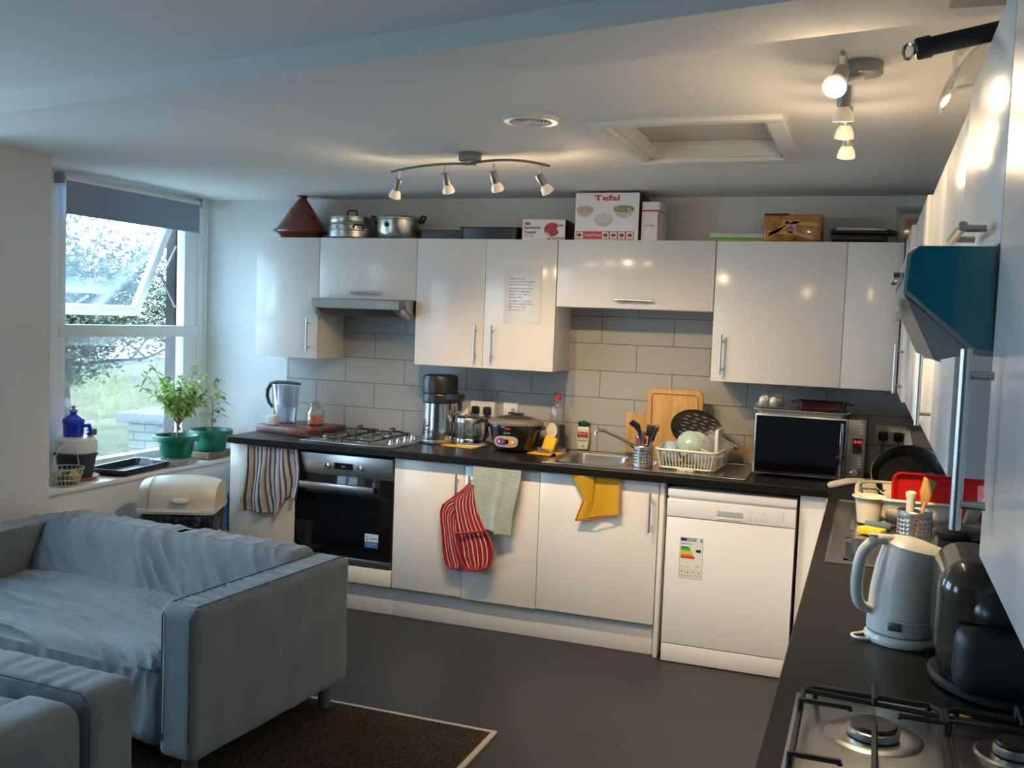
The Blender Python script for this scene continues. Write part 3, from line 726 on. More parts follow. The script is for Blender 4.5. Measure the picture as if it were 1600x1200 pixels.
# cooker hood on the back wall
def hood(name, label, local_build):
    pass
hd = thing('cooker_hood', 'slim steel cooker hood under the cabinet above the far hob', 'cooker hood', (.687, -.2, 1.64))
MB().prism([(-.010, 1.704), (-.415, 1.704), (-.418, 1.698), (-.405, 1.652), (-.300, 1.610), (-.010, 1.610)], .395, .987, 'yz', .001).build('hood_body', m_steeld, hd)
MB().prism([(-.4155, 1.7045), (-.4195, 1.698), (-.4075, 1.652), (-.402, 1.652), (-.41, 1.70)], .394, .945, 'yz').build('front_fascia', m_steel, hd)
s = MB()
for i in range(21):
    for j in range(3):
        x = .435+i*.0225; t0 = .08+j*.29; a, b_ = t0, t0+.25
        P = lambda t: (-.4075+(-.300+.4075)*t, 1.651+(1.609-1.651)*t)
        (ya, za), (yb_, zb_) = P(a), P(b_)
        s._f(s._v([(x, ya, za-.0015), (x+.018, ya, za-.0015), (x+.018, yb_, zb_-.0015), (x, yb_, zb_-.0015)]))
s.build('grease_filter', mat('filter_dark', (.02, .035, .04), .35, metal=.5), hd)
s = MB()
for x in (.397, .955): s.prism([(-.412, 1.652), (-.395, 1.652), (-.330, 1.618), (-.335, 1.596), (-.352, 1.602), (-.40, 1.628)], x, x+.022, 'yz', .002)
s.build('visor_bracket', mat('aged_ivory_plastic', (.42, .38, .30), .5), hd)
s = MB()
for k in range(5): s.cyl((.815+k*.019, -.4155, 1.676), .0055, .008, 12, (0, -1, -.25))
s.build('push_buttons', m_offw, hd)
# ---------------------------------------------------------------- wall units, right wall
def rcab(lb, y0, y1, x, z0, doors, handles=(), z1=ZU1, flapz=None):
    rt = thing('wall_cabinet', lb, 'cabinet', (3.7, (y0+y1)/2, z0))
    MB().box(x+.019, 3.870, y0+.001, y1-.001, z0, z1-.001, .001).build('carcass', m_carc, rt)
    for k, (a, b_) in enumerate(doors):
        d = rdoor(rt, a, b_, z0 if z0 > 1.5 else ZU0, z1, x, m=m_whiter, nm='door' if z0 < 1.5 else 'flap_door')
        for (i, p, q) in handles:
            if i == k: barh(d, p, q, (-.03, 0, 0), r=.0065)
    return rt
rcab('white wall cabinet in the corner on the right-hand wall', -1.12, -.345, 3.519, ZU0, [(-1.12, -.345)], [(0, (3.488, -1.06, 1.385), (3.488, -1.06, 1.583))])
rcab('narrow white wall cabinet second from the corner on the right-hand wall', -2.0, -1.125, 3.533, ZU0, [(-2.0, -1.56), (-1.56, -1.125)])
rcab('white wall cabinet beyond the teal-sided hood on the right-hand wall', -3.27, -2.005, 3.547, ZU0, [(-2.64, -2.005), (-3.27, -2.64)], [(1, (3.512, -2.70, 1.40), (3.512, -2.70, 1.60))])
rcab('short white flap cabinet above the teal-sided hood', -3.985, -3.38, 3.537, 1.735, [(-3.985, -3.38)], [(0, (3.500, -3.92, 1.762), (3.500, -3.70, 1.762))])
rcab('tall glossy white wall cabinet nearest the camera on the right-hand wall', -4.62, -3.99, 3.537, ZU0, [(-4.62, -3.99)], [(0, (3.500, -4.085, 1.400), (3.500, -4.085, 1.608))])
# hood on the right wall, teal film on its side, visor hanging open
h2 = thing('cooker_hood', 'cooker hood above the near hob with a bright teal film on its side', 'cooker hood', (3.65, -3.68, 1.61))
pf = [(3.536, 1.732), (3.446, 1.732), (3.434, 1.722), (3.432, 1.674), (3.522, 1.598), (3.536, 1.598)]
MB().prism(pf+[(3.86, 1.598), (3.86, 1.732)], -3.975, -3.385, 'xz', .001).build('hood_body', m_grey, h2)
mte = mat('teal_film', (.0, .15, .20), .12, coat=.6)
pi = [(3.536, 1.7315), (3.449, 1.7315), (3.4385, 1.720), (3.4365, 1.677), (3.520, 1.606), (3.536, 1.606)]
plab(MB().prism(pi, -3.9775, -3.975, 'xz').build('side_film', mte, h2), 'shiny teal protective film')
s = MB(); s.prism([(3.4325, 1.674), (3.436, 1.671), (3.482, 1.588), (3.474, 1.590)], -3.965, -3.40, 'xz')
s.build('visor', m_steeld, h2)
MB().prism([(3.436, 1.668), (3.520, 1.602), (3.476, 1.590)], -3.966, -3.962, 'xz').build('visor_bracket', m_grey, h2)
MB().box(3.420, 3.4325, -3.94, -3.42, 1.694, 1.701, .001).build('visor_trim', m_chrome, h2)
s = MB(); s.box(3.4290, 3.4325, -3.92, -3.44, 1.640, 1.668, .001); s.build('visor_trim', m_clear, h2)

# ================================================================ HOBS
def burner(cx, cy, z, r, rt):
    s = MB(); s.lathe([(r*1.9, .0005), (r*1.75, .004), (r*1.25, .002), (0, .002)], (cx, cy, z), 32); bs = s.build('burner_dish', m_steel, rt)
    MB().lathe([(0, 0), (r*.98, 0), (r, .004), (r, .012), (r*.92, .014), (0, .014)], (cx, cy, z+.004), 32).build('burner_ring', m_alu, rt)
    MB().lathe([(0, 0), (r*.86, 0), (r*.90, .003), (r*.84, .007), (0, .008)], (cx, cy, z+.018), 32).build('burner_cap', m_cap, rt)
m_cap = mat('burner_cap_enamel', (.030, .020, .014), .35, var=((.12, .07, .035), 25, .55, .75))
def grate(pts_frame, spokes, z, rt, r=.0045, foot=()):
    s = MB()
    x0, x1, y0, y1 = pts_frame; c = .018
    P = [(x0+c, y0, z), (x1-c, y0, z), (x1, y0+c, z), (x1, y1-c, z), (x1-c, y1, z), (x0+c, y1, z), (x0, y1-c, z), (x0, y0+c, z)]
    s.tube(P, r, 6, closed=True)
    for a, b_ in spokes:
        a, b_ = Vector(a), Vector(b_); up = Vector((0, 0, .022)); d = b_-a
        s.tube([Vector((*a, z)), Vector((*a, z))+up, Vector((*(a+d*.15), z))+up, Vector((*b_, z))+up, Vector((*b_, z))+up*.75], r*.9, 6)
    for x in (x0+.02, x1-.02):
        for y in (y0+.002, y1-.002): s.cyl((x, y, z-.02), r, .02, 6)
    s.build('pan_support', m_iron, rt)
def hob_spokes(x0, x1, y0, y1, L=.085):
    xm, ys = (x0+x1)/2, [(y0*3+y1)/4, (y0+3*y1)/4]; r = []
    for y in ys:
        r += [((x0, y), (x0+L, y)), ((x1, y), (x1-L, y))]
    r += [((xm, y0), (xm, y0+L)), ((xm, y1), (xm, y1-L))]
    return r
hb = thing('gas_hob', 'steel four-burner gas hob set in the worktop beside the distiller', 'hob', (.735, -.33, .909))
MB().box(.447, 1.026, -.585, -.085, .909, .917, .003).build('hob_plate', m_steel, hb)
for (x, y, r_) in ((.565, -.46, .042), (.565, -.20, .030), (.785, -.46, .024), (.785, -.20, .034)): burner(x, y, .917, r_, hb)
for a, b_ in ((.467, .672), (.680, .890)): grate((a, b_, -.570, -.100), hob_spokes(a, b_, -.570, -.100, .06), .937, hb)
for k, y in enumerate((-.49, -.40, -.31, -.22)):
    MB().lathe([(0, 0), (.018, 0), (.018, .006), (.0155, .010), (.0145, .026), (0, .027)], (.965, y, .917), 20).build('knob', m_chrome, hb)
h2b = thing('gas_hob', 'near gas hob with cast iron bars at the bottom right corner', 'hob', (3.56, -3.58, .909))
MB().box(3.300, 3.815, -3.885, -3.335, .909, .917, .003).build('hob_plate', m_steel, h2b)
for (x, y, r_) in ((3.440, -3.500, .044), (3.440, -3.74, .03), (3.665, -3.48, .034), (3.665, -3.74, .03)): burner(x, y, .917, r_, h2b)
grate((3.315, 3.555, -3.865, -3.365), [((3.44, -3.365), (3.44, -3.445)), ((3.315, -3.50), (3.40, -3.50)), ((3.555, -3.50), (3.48, -3.50)), ((3.44, -3.865), (3.44, -3.56)), ((3.315, -3.74), (3.39, -3.74)), ((3.555, -3.74), (3.49, -3.74))], .940, h2b, .0055)
grate((3.562, 3.800, -3.865, -3.365), hob_spokes(3.562, 3.800, -3.865, -3.365, .07), .940, h2b, .0055)
s = MB(); s.tube([(3.315, -3.385, .940), (3.60, -3.415, .940), (3.80, -3.435, .94)], .005, 6); s.build('pan_support', m_iron, h2b)
for k in range(4):
    MB().lathe([(0, 0), (.018, 0), (.018, .006), (.0145, .026), (0, .027)], (3.345+k*.06, -3.84, .917), 20).build('knob', m_chrome, h2b)

# ================================================================ SINKS
def bowl_mesh(x0, x1, y0, y1, z, dep, r=.07, n=6):
    """open rounded-rect basin"""
    s = MB()
    def ring(ins, zz, rr):
        P = []
        for cx, cy, a in ((x1-rr-ins, y1-rr-ins, 0), (x0+rr+ins, y1-rr-ins, 90), (x0+rr+ins, y0+rr+ins, 180), (x1-rr-ins, y0+rr+ins, 270)):
            for k in range(n+1):
                t = R(a+90*k/n); P.append((cx+rr*math.cos(t), cy+rr*math.sin(t), zz))
        return s._v(P)
    Rg = [ring(-.008, z+.004, r+.008), ring(0, z+.003, r), ring(.004, z-.01, r), ring(.012, z-dep+.03, r), ring(.03, z-dep+.004, r), ring(.06, z-dep, r*.6)]
    for A, B in zip(Rg, Rg[1:]):
        m = len(A)
        for i in range(m): s._f([A[i], A[(i+1) % m], B[(i+1) % m], B[i]])
    s._f(Rg[-1]); return s
s1 = thing('sink', 'stainless steel sink and drainer with mixer tap, under the tiled wall', 'sink', (2.36, -.33, .905))
XS = (1.865, 1.912, 2.235, 2.268, 2.390, 2.872); YS = (-.592, -.530, -.470, -.190, -.130, -.060)
s = slab('x', XS, YS, .9092, .9125, None, holes=[(1.912, 2.235, -.530, -.130), (2.268, 2.390, -.470, -.190)])
s.box(1.863, 2.874, -.594, -.586, .9092, .9145, .002).box(1.863, 2.874, -.066, -.058, .9092, .9145, .002)
s.box(1.863, 1.871, -.586, -.066, .9092, .9145, .002).box(2.866, 2.874, -.586, -.066, .9092, .9145, .002)
for k in range(9): s.box(2.44+k*.044, 2.452+k*.044, -.50, -.15, .9125, .9150, .002)
s.build('sink_top', m_steelw := mat('worn_steel', (.50, .47, .43), .26, metal=1, bump=(60, .08, .002)), s1)
bowl_mesh(1.912, 2.235, -.530, -.130, .9093, .15).build('basin', m_steelw, s1)
bowl_mesh(2.268, 2.390, -.470, -.190, .9093, .09, .045).build('half_basin', m_steelw, s1)
for x, z in ((2.07, .760), (2.33, .820)): MB().lathe([(.03, 0), (.03, .003), (.02, .003), (.018, 0)], (x, -.33, z), 20).build('drain', m_chrome, s1)
s = MB(); tx, ty = 2.250, -.096
s.lathe([(0, 0), (.027, 0), (.027, .008), (.019, .014), (.017, .09), (.020, .10), (.018, .112), (0, .116)], (tx, ty, .9125), 24)
tp = s.build('tap_body', m_chrome, s1)
s = MB(); s.tube([(tx, ty, .955), (tx-.02, ty-.015, .965), (tx-.10, ty-.075, 1.020), (tx-.165, ty-.12, 1.052), (tx-.190, ty-.137, 1.056), (tx-.203, ty-.145, 1.046), (tx-.204, ty-.146, 1.030)], [.012, .012, .011, .010, .0105, .012, .012], 12)
s.build('tap_spout', m_chrome, s1)
s = MB(); s.tube([(tx, ty, 1.025), (tx+.02, ty-.01, 1.042), (tx+.050, ty-.03, 1.052)], [.010, .008, .006], 10); s.build('tap_lever', m_chrome, s1)
s2 = thing('sink', 'stainless steel sink and drainer in the right-hand worktop behind the kettle', 'sink', (3.56, -1.53, .905))
XS = (3.300, 3.352, 3.745, 3.825); YS = (-2.140, -2.085, -1.715, -.925)
s = slab('x', XS, YS, .9092, .9125, None, holes=[(3.352, 3.745, -2.085, -1.715)])
s.box(3.298, 3.306, -2.142, -.923, .9092, .9150, .002).box(3.819, 3.827, -2.142, -.923, .9092, .9150, .002)
s.box(3.306, 3.819, -2.142, -2.134, .9092, .9150, .002).box(3.306, 3.819, -.931, -.923, .9092, .9150, .002)
for k in range(8): s.box(3.36+k*.052, 3.374+k*.052, -1.58, -1.02, .9125, .9152, .002)
s.build('sink_top', m_steelw, s2)
bowl_mesh(3.352, 3.745, -2.085, -1.715, .9093, .15).build('basin', m_steelw, s2)
MB().lathe([(.03, 0), (.03, .003), (.02, .003), (.018, 0)], (3.55, -1.90, .760), 20).build('drain', m_chrome, s2)

# ================================================================ LAMPS
m_bulb = mat('lit_bulb_face', (1, .9, .7), .3, emis=((1.0, .76, .46), 16.0))
m_bulbg = mat('bulb_reflector_glow', (.9, .8, .65), .15, emis=((1.0, .66, .36), .2))
def spot_head(rt, pivot, d, L=.048, k=1.0, cone=104):
    """one lamp head hanging from pivot and pointing along d"""
    pv = Vector(pivot); d = Vector(d).normalized()
    hl = MB().lathe([(0, 0), (.0145, 0), (.0165, .004), (.0165, L), (.0145, L+.002), (0, L+.002)], pv-d*.006, 20, axis=d).build('spot_head', m_spot, rt)
    MB().lathe([(.010, L), (.015, L+.005), (.021, L+.014), (.0250, L+.025), (.0265, L+.034), (.0265, L+.038), (.0245, L+.0385)], pv-d*.006, 24, axis=d).build('bulb', m_bulbg, hl)
    MB().lathe([(0, L+.0355), (.018, L+.036), (.0245, L+.0385)], pv-d*.006, 24, axis=d).build('bulb_face', m_bulb, hl)
    p = pv+d*(L+.040)
    l = bpy.data.lights.new('spot_bulb_light', 'SPOT'); l.energy = BULB_W*k; l.color = BULB_COL; l.spot_size = R(cone); l.spot_blend = 1.0; l.shadow_soft_size = .022
    o = bpy.data.objects.new('spot_bulb_light', l); COL.objects.link(o); o.location = p; o.rotation_euler = d.to_track_quat('-Z', 'Y').to_euler()
    l = bpy.data.lights.new('spot_bulb_spill', 'POINT'); l.energy = BULB_W*.03*k; l.color = BULB_COL; l.shadow_soft_size = .012
    o = bpy.data.objects.new('spot_bulb_spill', l); COL.objects.link(o); o.location = p+d*.012
def arc(p, q, sag, n=12, off=(0, 0, 1)):
    p, q, off = Vector(p), Vector(q), Vector(off)
    return [p.lerp(q, i/n)+off*sag*4*(i/n)*(1-i/n) for i in range(n+1)]
l1 = thing('ceiling_spotlight_bar', 'grey four-spot ceiling light bar in front of the back cabinets', 'ceiling light', (1.775, -1.45, ZC))
MB().lathe([(0, 0), (.046, 0), (.048, -.004), (.048, -.030), (.045, -.033), (0, -.033)], (1.775, -1.45, ZC), 32).build('ceiling_rose', m_spot, l1)
s = MB(); s.tube([(1.775, -1.45, ZC-.033), (1.775, -1.45, 2.262)], .010, 10)
s.build('stem', m_whitem, l1)
s = MB(); A1 = arc((1.408, -1.45, 2.238), (1.80, -1.445, 2.264), .014); s.tube(A1, .0055, 8); s.build('bar', m_spot, l1)
s = MB(); A2 = arc((1.762, -1.455, 2.262), (2.128, -1.45, 2.250), .022); s.tube(A2, .0055, 8); s.build('bar', m_spot, l1)
for x, z, px, d in ((1.446, 2.240, 1.446, (-.40, .35, -.85)), (1.665, 2.262, 1.665, (.02, .48, -.88)), (1.882, 2.266, 1.880, (.10, .55, -.83)), (2.088, 2.252, 2.082, (.40, .42, -.81))):
    MB().tube([(x, -1.45, z), (x, -1.45, z-.034)], .006, 8).build('drop_arm', m_whitem, l1)
    spot_head(l1, (px, -1.45, z-.038), d)
l2 = thing('ceiling_spotlight_bar', 'grey four-spot ceiling light bar seen end-on near the right wall', 'ceiling light', (3.345, -2.56, ZC))
MB().lathe([(0, 0), (.046, 0), (.048, -.004), (.048, -.030), (.045, -.033), (0, -.033)], (3.338, -2.60, ZC), 32).build('ceiling_rose', m_spot, l2)
MB().tube([(3.338, -2.60, ZC-.033), (3.30, -2.60, 2.266)], .010, 10).build('stem', m_whitem, l2)
s = MB(); s.tube(arc((3.30, -2.95, 2.245), (3.30, -2.59, 2.264), .014), .0055, 8); s.build('bar', m_spot, l2)
s = MB(); s.tube(arc((3.296, -2.61, 2.264), (3.296, -2.20, 2.244), .014), .0055, 8); s.build('bar', m_spot, l2)
for y, z, d in ((-2.915, 2.250, (-.12, -.70, -.55)), (-2.70, 2.262, (0, .22, -1)), (-2.47, 2.262, (-.05, .34, -1)), (-2.235, 2.248, (-.06, .46, -1))):
    MB().tube([(3.298, y, z), (3.298, y, z-.034)], .006, 8).build('drop_arm', m_whitem, l2)
    spot_head(l2, (3.298, y, z-.038), d, k=(.6 if d[1] < 0 else 1.6), cone=84)

# ================================================================ SOFAS
def wr(p, n, sx, sy, sz, amp, seed=0, warp=.35, fine=.8):
    q = Vector((p.x*sx+seed, p.y*sy, p.z*sz)); q += Vector((nz(p.x*2.1, p.y*2.1, p.z*2+seed), nz(p.x*2.3+9, p.y*2.2, p.z*2), 0))*warp*3
    a = abs(noise.noise(q)); b = abs(noise.noise(q*2.1+Vector((7, 3, 1))))
    m = .35+.65*smooth(-.25, .3, noise.noise(Vector((p.x*2.3+seed, p.y*2.3, p.z*2.3+4))))
    return amp*m*(max(0, 1-a*3.4)**1.3+fine*max(0, 1-b*3.4)**1.3-.45)
def sofa_a():
    rt = thing('sofa', 'large blue-grey fabric sofa with its seat facing the camera', 'sofa', (1.445, -1.775, 0), R(-4.3))
    W, D, H, A = 1.665, .905, .632, .155
    def dA(p, n): return wr(p, n, 1.6, 26, 1.2, .007, 3, .12) if n.z > .5 else wr(p, n, 2, 2, 1, .004, 5)
    s = MB(); s.soft(-A, 0, -D, 0, .115, H, .028, .014, dA); s.build('armrest', m_sofa, rt, local=True)
    s = MB(); s.soft(-W, -W+A, -D, 0, .115, H, .028, .03, dA); s.build('armrest', m_sofa, rt, local=True)
    def dB(p, n):
        e = smooth(-W+A, -W+A+.10, p.x)*smooth(-A, -A-.10, p.x)
        return wr(p+Vector((p.z*.9, 0, 0)), n, 9, 1.2, 1.8, .022, 11, .2)*(.35+.65*e)
    def shB(p):
        t = (p.z-.36)/(H+.035-.36); y = p.y
        if y < -.17: y = lerp(y, y+.13, max(0, min(1.15, t)))
        return (p.x, y, p.z)
    s = MB(); s.soft(-W+A-.01, -A+.01, -.33, -.005, .30, H+.030, .055, .013, dB, shB); s.build('back_cushion', m_sofa, rt, local=True)
    MB().soft(-W+A-.01, -A+.01, -.10, .0, .115, H-.03, .02, .08).build('backrest', m_sofa, rt, local=True)
    def dS(p, n):
        if n.z < .3: return wr(p, n, 5, 1, 1.5, .010, 31)
        sag = -.035*math.exp(-(((p.x+.62)/.35)**2+((p.y+.62)/.20)**2))
        return wr(p+Vector((0, p.x*.20+.30*(p.x+.75)**2, 0)), n, .6, 15, 1, .029, 21, .06, .45)+sag
    s = MB(); s.soft(-W+A+.003, -A-.003, -D+.015, -.19, .12, .437, .060, .012, dS); s.build('seat_cushion', m_sofa, rt, local=True)
    MB().soft(-W+A, -A, -D+.06, -.04, .115, .30, .015, .05, lambda p, n: wr(p, n, 5, 2, 2, .006, 41)).build('seat_base', m_sofa, rt, local=True)
    for x, y in ((-.075, -.055), (-W+.08, -.055), (-.075, -D+.07), (-W+.08, -D+.07)):
        MB().cyl((x, y, .009), .026, .11, 20).build('leg', m_sofaleg, rt, local=True)
    # piped seams on the near arm
    s = MB()
    def loop(x): return [(x, -D+.012, .13), (x, -D-.003, .20), (x, -D-.003, H-.03), (x, -D+.028, H+.003), (x, -.03, H+.003), (x, .001, H-.04), (x, .001, .14)]
    s.tube(loop(-.020), .0028, 5); s.tube(loop(-A+.018), .0028, 5)
    s.build('seam_piping', m_sofad, rt, local=True)
    s = MB(); s.disc((-.055, -D-.0135, .285), .004, (1, 0, 0), (0, 0, 1), 8)
    s.box(-.066, -.048, -D-.0132, -D-.012, .276, .279).box(-.052, -.044, -D-.0132, -D-.012, .281, .284)
    plab(s.build('stain', mat('green_paint_spot', (.05, .30, .18), .7), rt, local=True), 'small green paint mark')
m_sofad = mat('sofa_seam', (.075, .095, .11), .9)
sofa_a()
def sofa_b():
    rt = thing('sofa', 'second blue-grey sofa at the bottom left, seen from behind its corner', 'sofa', (1.600, -3.205, 0), R(-2.5))
    W, D, H, A = 1.80, .90, .632, .165
    def dA(p, n): return wr(p, n, 22, 1.6, 1.2, .008, 53, .12) if n.z > .5 else wr(p, n, 2, 2, 1, .005, 5)
    s = MB(); s.soft(-D, 0, -A, 0, .115, H, .030, .014, dA); s.build('armrest', m_sofa, rt, local=True)
    MB().soft(-D, 0, -W, -W+A, .115, H, .03, .05, dA).build('armrest', m_sofa, rt, local=True)
    s = MB(); s.soft(-.21, -.002, -W+A-.01, -A+.006, .115, H-.012, .062, .022, lambda p, n: wr(p, n, 2, 4, 1.5, .008, 61)); s.build('backrest', m_sofa, rt, local=True)
    def shB(p):
        t = (p.z-.36)/.3; return (p.x-.16*max(0, 1-t) if p.x < -.25 else p.x, p.y, p.z)
    s = MB(); s.soft(-.34, -.15, -W+A, -A-.004, .36, H-.035, .055, .025, lambda p, n: wr(p, n, 1.5, 8, 2, .010, 71), shB); s.build('back_cushion', m_sofa, rt, local=True)
    s = MB(); s.soft(-D+.02, -.2, -W+A, -A, .27, .435, .045, .03, lambda p, n: wr(p, n, 8, 1.3, 1, .014, 81)); s.build('seat_cushion', m_sofa, rt, local=True)
    MB().soft(-D+.03, -.05, -W+A, -A, .115, .30, .015, .08).build('seat_base', m_sofa, rt, local=True)
    for x, y in ((-.07, -.07), (-D+.08, -.07), (-.07, -W+.08), (-D+.08, -W+.08)): MB().cyl((x, y, .009), .026, .11, 20).build('leg', m_sofaleg, rt, local=True)
    s = MB(); s.tube([(.0015, -A-.002, .13), (.0015, -A-.002, H-.03), (-.03, -A-.002, H+.001), (-D+.02, -A-.002, H+.001)], .0028, 5); s.build('seam_piping', m_sofad, rt, local=True)
sofa_b()
# ================================================================ SILL ITEMS
ZS = .704
def leaf(s, c, d, L, W, droop=.3):
    """one folded leaf blade from c along d"""
    c, d = Vector(c), Vector(d).normalized(); sd = d.cross(Vector((0, 0, 1)))
    sd = sd.normalized() if sd.length > .01 else Vector((1, 0, 0)); up = sd.cross(d)
    P = []
    for t, w_ in ((0, .06), (.25, .8), (.55, 1), (.8, .6), (1, .03)):
        m = c+d*L*t-Vector((0, 0, 1))*droop*L*t*t; P.append((m-sd*W*w_*.5+up*W*.12*w_, m, m+sd*W*w_*.5+up*W*.12*w_))
    V = [s._v(p) for p in P]
    for a, b_ in zip(V, V[1:]): s._f([a[0], a[1], b_[1], b_[0]]); s._f([a[1], a[2], b_[2], b_[1]])
def greenpot(name, label, c, group=None, sx=1.0):
    rt = thing(name, label, 'potted plant', c)
    pf = [(0, .0), (.088, .0), (.096, .02), (.112, .105), (.118, .108), (.122, .098), (.138, .099), (.141, .108), (.139, .128), (.132, .130), (.126, .128), (.112, .10), (.0, .10)]
    MB().lathe([(r_*.93, z) for r_, z in pf[:-2]]+[(.105, .095)], (0, 0, 0), 36).build('pot', m_green, rt, local=True)
    MB().lathe([(.108, .096), (.06, .103), (0, .106)], (0, 0, 0), 24).build('soil', m_soil, rt, local=True)
    return rt
gp = greenpot('potted_basil', 'bushy green herb in a green plastic pot on the sill', (-.385, -.585, ZS+.045))
rnd = random.Random(5); st_, fo, fd = MB(), MB(), MB()
st_.tube([(0, .0, .10), (.005, .004, .16), (0, .01, .22)], .006, 6)
for k in range(30):
    a = rnd.uniform(0, 2*PI); el = rnd.uniform(.5, 2.2); L = rnd.uniform(.14, .37); b0 = Vector((0, .01, rnd.uniform(.17, .24)))
    d = Vector((math.cos(a)*.75, math.sin(a)*1.0, el)).normalized(); e = b0+d*L
    e.z = min(e.z, .56); mid = b0.lerp(e, .5)+Vector((0, 0, .02)); st_.tube([b0, mid, e], [.003, .0022, .0015], 5)
    for t in (.3, .45, .6, .75, .88, 1):
        q = b0.lerp(e, t)+Vector((0, 0, .02*(1-abs(2*t-1))))
        for _ in range(4):
            aa = rnd.uniform(0, 2*PI); leaf(fo, q, (math.cos(aa), math.sin(aa), rnd.uniform(-.5, .6)), rnd.uniform(.028, .055), rnd.uniform(.014, .026), rnd.uniform(.1, .8))
for k in range(16):
    a = rnd.uniform(0, 2*PI); r_ = rnd.uniform(.01, .06); leaf(fd, (r_*math.cos(a), r_*math.sin(a), rnd.uniform(.15, .24)), (math.cos(a), math.sin(a), -.8), .028, .012, .6)
st_.build('stem', m_stem, gp, local=True); fo.build('foliage', m_leaf, gp, local=True); plab(fd.build('dried_leaves', m_leafb, gp, local=True), 'withered brown leaves')
g2 = greenpot('potted_seedling', 'sparse young plant in a green plastic pot beside the worktop end', (-.405, -.235, ZS+.045))
st_, fo = MB(), MB()
st_.tube([(0, .0, .10), (.004, 0, .18), (0, .01, .25), (.01, -.01, .31)], .004, 6)
for (z, a, L) in ((.31, -1.4, .07), (.30, 1.6, .085), (.27, .9, .075), (.26, -2.2, .07), (.21, 1.9, .07), (.21, -1.5, .075), (.19, .4, .06), (.19, 2.9, .06), (.17, -.7, .06), (.235, 0, .06)):
    e = Vector((math.cos(a)*.045, math.sin(a)*.06, z+.03)); st_.tube([(0, 0, z-.02), e*.6+Vector((0, 0, z*.4)), e], .0016, 4)
    leaf(fo, e, (math.cos(a), math.sin(a), -.1), L*.95, L*.55, .3)
    leaf(fo, e*.55+Vector((0, 0, z*.45)), (math.cos(a+1), math.sin(a+1), .1), L*.6, L*.35, .3)
st_.build('stem', m_leafd, g2, local=True); fo.build('foliage', m_leafd, g2, local=True)
def tub(name, lb, cat, c, hx, hy, h, m, ribs=True, rz=0):
    rt = thing(name, lb, cat, c, rz); s = MB()
    s.soft(-hx, hx, -hy, hy, 0, h, .012, .03, None, lambda p: (p.x*(.86+.14*p.z/h), p.y*(.86+.14*p.z/h), p.z))
    s.bm.faces.ensure_lookup_table()
    kill = [f for f in s.bm.faces if f.normal.z > .9 or all(v_.co.z > h-.002 for v_ in f.verts)]
    bmesh.ops.delete(s.bm, geom=[f for f in kill if f.calc_center_median().z > h*.8], context='FACES')
    b = s.build('tub', m, rt, local=True); solid(b, .0012, 0)
    s = MB(); s.tube([(-hx, -hy, h-.004), (hx, -hy, h-.004), (hx, hy, h-.004), (-hx, hy, h-.004)], .0035, 6, closed=True); s.build('rim', m, rt, local=True)
    if ribs:
        s = MB()
        for i in range(int(hx*2/.022)):
            for y in (-hy, hy): s.box(-hx+.012+i*.022, -hx+.020+i*.022, y*.93-.002, y*.93+.002, .006, h-.01)
        for i in range(int(hy*2/.022)):
            for x in (-hx, hx): s.box(x*.93-.002, x*.93+.002, -hy+.012+i*.022, -hy+.020+i*.022, .006, h-.01)
        s.build('ribs', m, rt, local=True)
    return rt
tub('plastic_tray', 'clear ribbed plastic tray under the bushy herb pot', 'tray', (-.385, -.590, ZS+.001), .070, .135, .043, glassy('cloudy_clear', (.9, .88, .84), .1, .30, (.7, .65, .58)))
tub('plastic_tray', 'brown ribbed tray under the sparse plant pot', 'tray', (-.405, -.235, ZS+.001), .080, .130, .043, mat('brown_tray', (.32, .22, .13), .5, var=((.16, .10, .06), 14, .4, .7)))
bt = thing('baking_tray', 'empty black baking tray lying on the window sill', 'tray', (-.44, -.90, ZS+.001), R(6))
def pan_tray(rt, hx, hy, h, m, nm='tray', wall=.003, flare=.86, lip=.012):
    s = MB(); n = 6
    def ring(a, b_, z, r_):
        P = []
        for cx, cy, t0 in ((a-r_, b_-r_, 0), (-a+r_, b_-r_, 90), (-a+r_, -b_+r_, 180), (a-r_, -b_+r_, 270)):
            for k in range(n+1): t = R(t0+90*k/n); P.append((cx+r_*math.cos(t), cy+r_*math.sin(t), z))
        return s._v(P)
    f = flare
    Rs = [ring(hx*f, hy*f, 0, .02), ring(hx-lip, hy-lip, h-.002, .03), ring(hx, hy, h, .035), ring(hx, hy, h+wall, .035), ring(hx-lip, hy-lip, h+wall*.6, .03), ring(hx*f, hy*f, wall, .02)]
    for A, B in zip(Rs, Rs[1:]):
        for i in range(len(A)): s._f([A[i], A[(i+1) % len(A)], B[(i+1) % len(A)], B[i]])
    s._f(Rs[0][::-1]); s._f(Rs[-1]); return s.build(nm, m, rt, local=True)
m_tray = mat('nonstick_black', (.016, .017, .020), .28)
pan_tray(bt, .125, .235, .035, m_tray)
sc_ = thing('plant_saucer', 'orange terracotta saucer under the tall white and dark pot', 'saucer', (-.47, -1.27, ZS))
MB().lathe([(0, .001), (.085, .001), (.112, .020), (.115, .022), (.110, .022), (.085, .006), (0, .006)], (0, 0, 0), 32).build('saucer', mat('terracotta', (.42, .13, .06), .7), sc_, local=True)
ip = thing('insulated_pot', 'white-topped dark grey pot standing on the terracotta saucer', 'pot', (-.47, -1.27, ZS+.006))
m_slate = mat('slate_plastic', (.022, .030, .038), .45)
MB().lathe([(0, 0), (.078, 0), (.100, .125), (.108, .127), (.108, .137), (.100, .139), (.085, .139), (0, .12)], (0, 0, 0), 32).build('lower_pot', m_slate, ip, local=True)
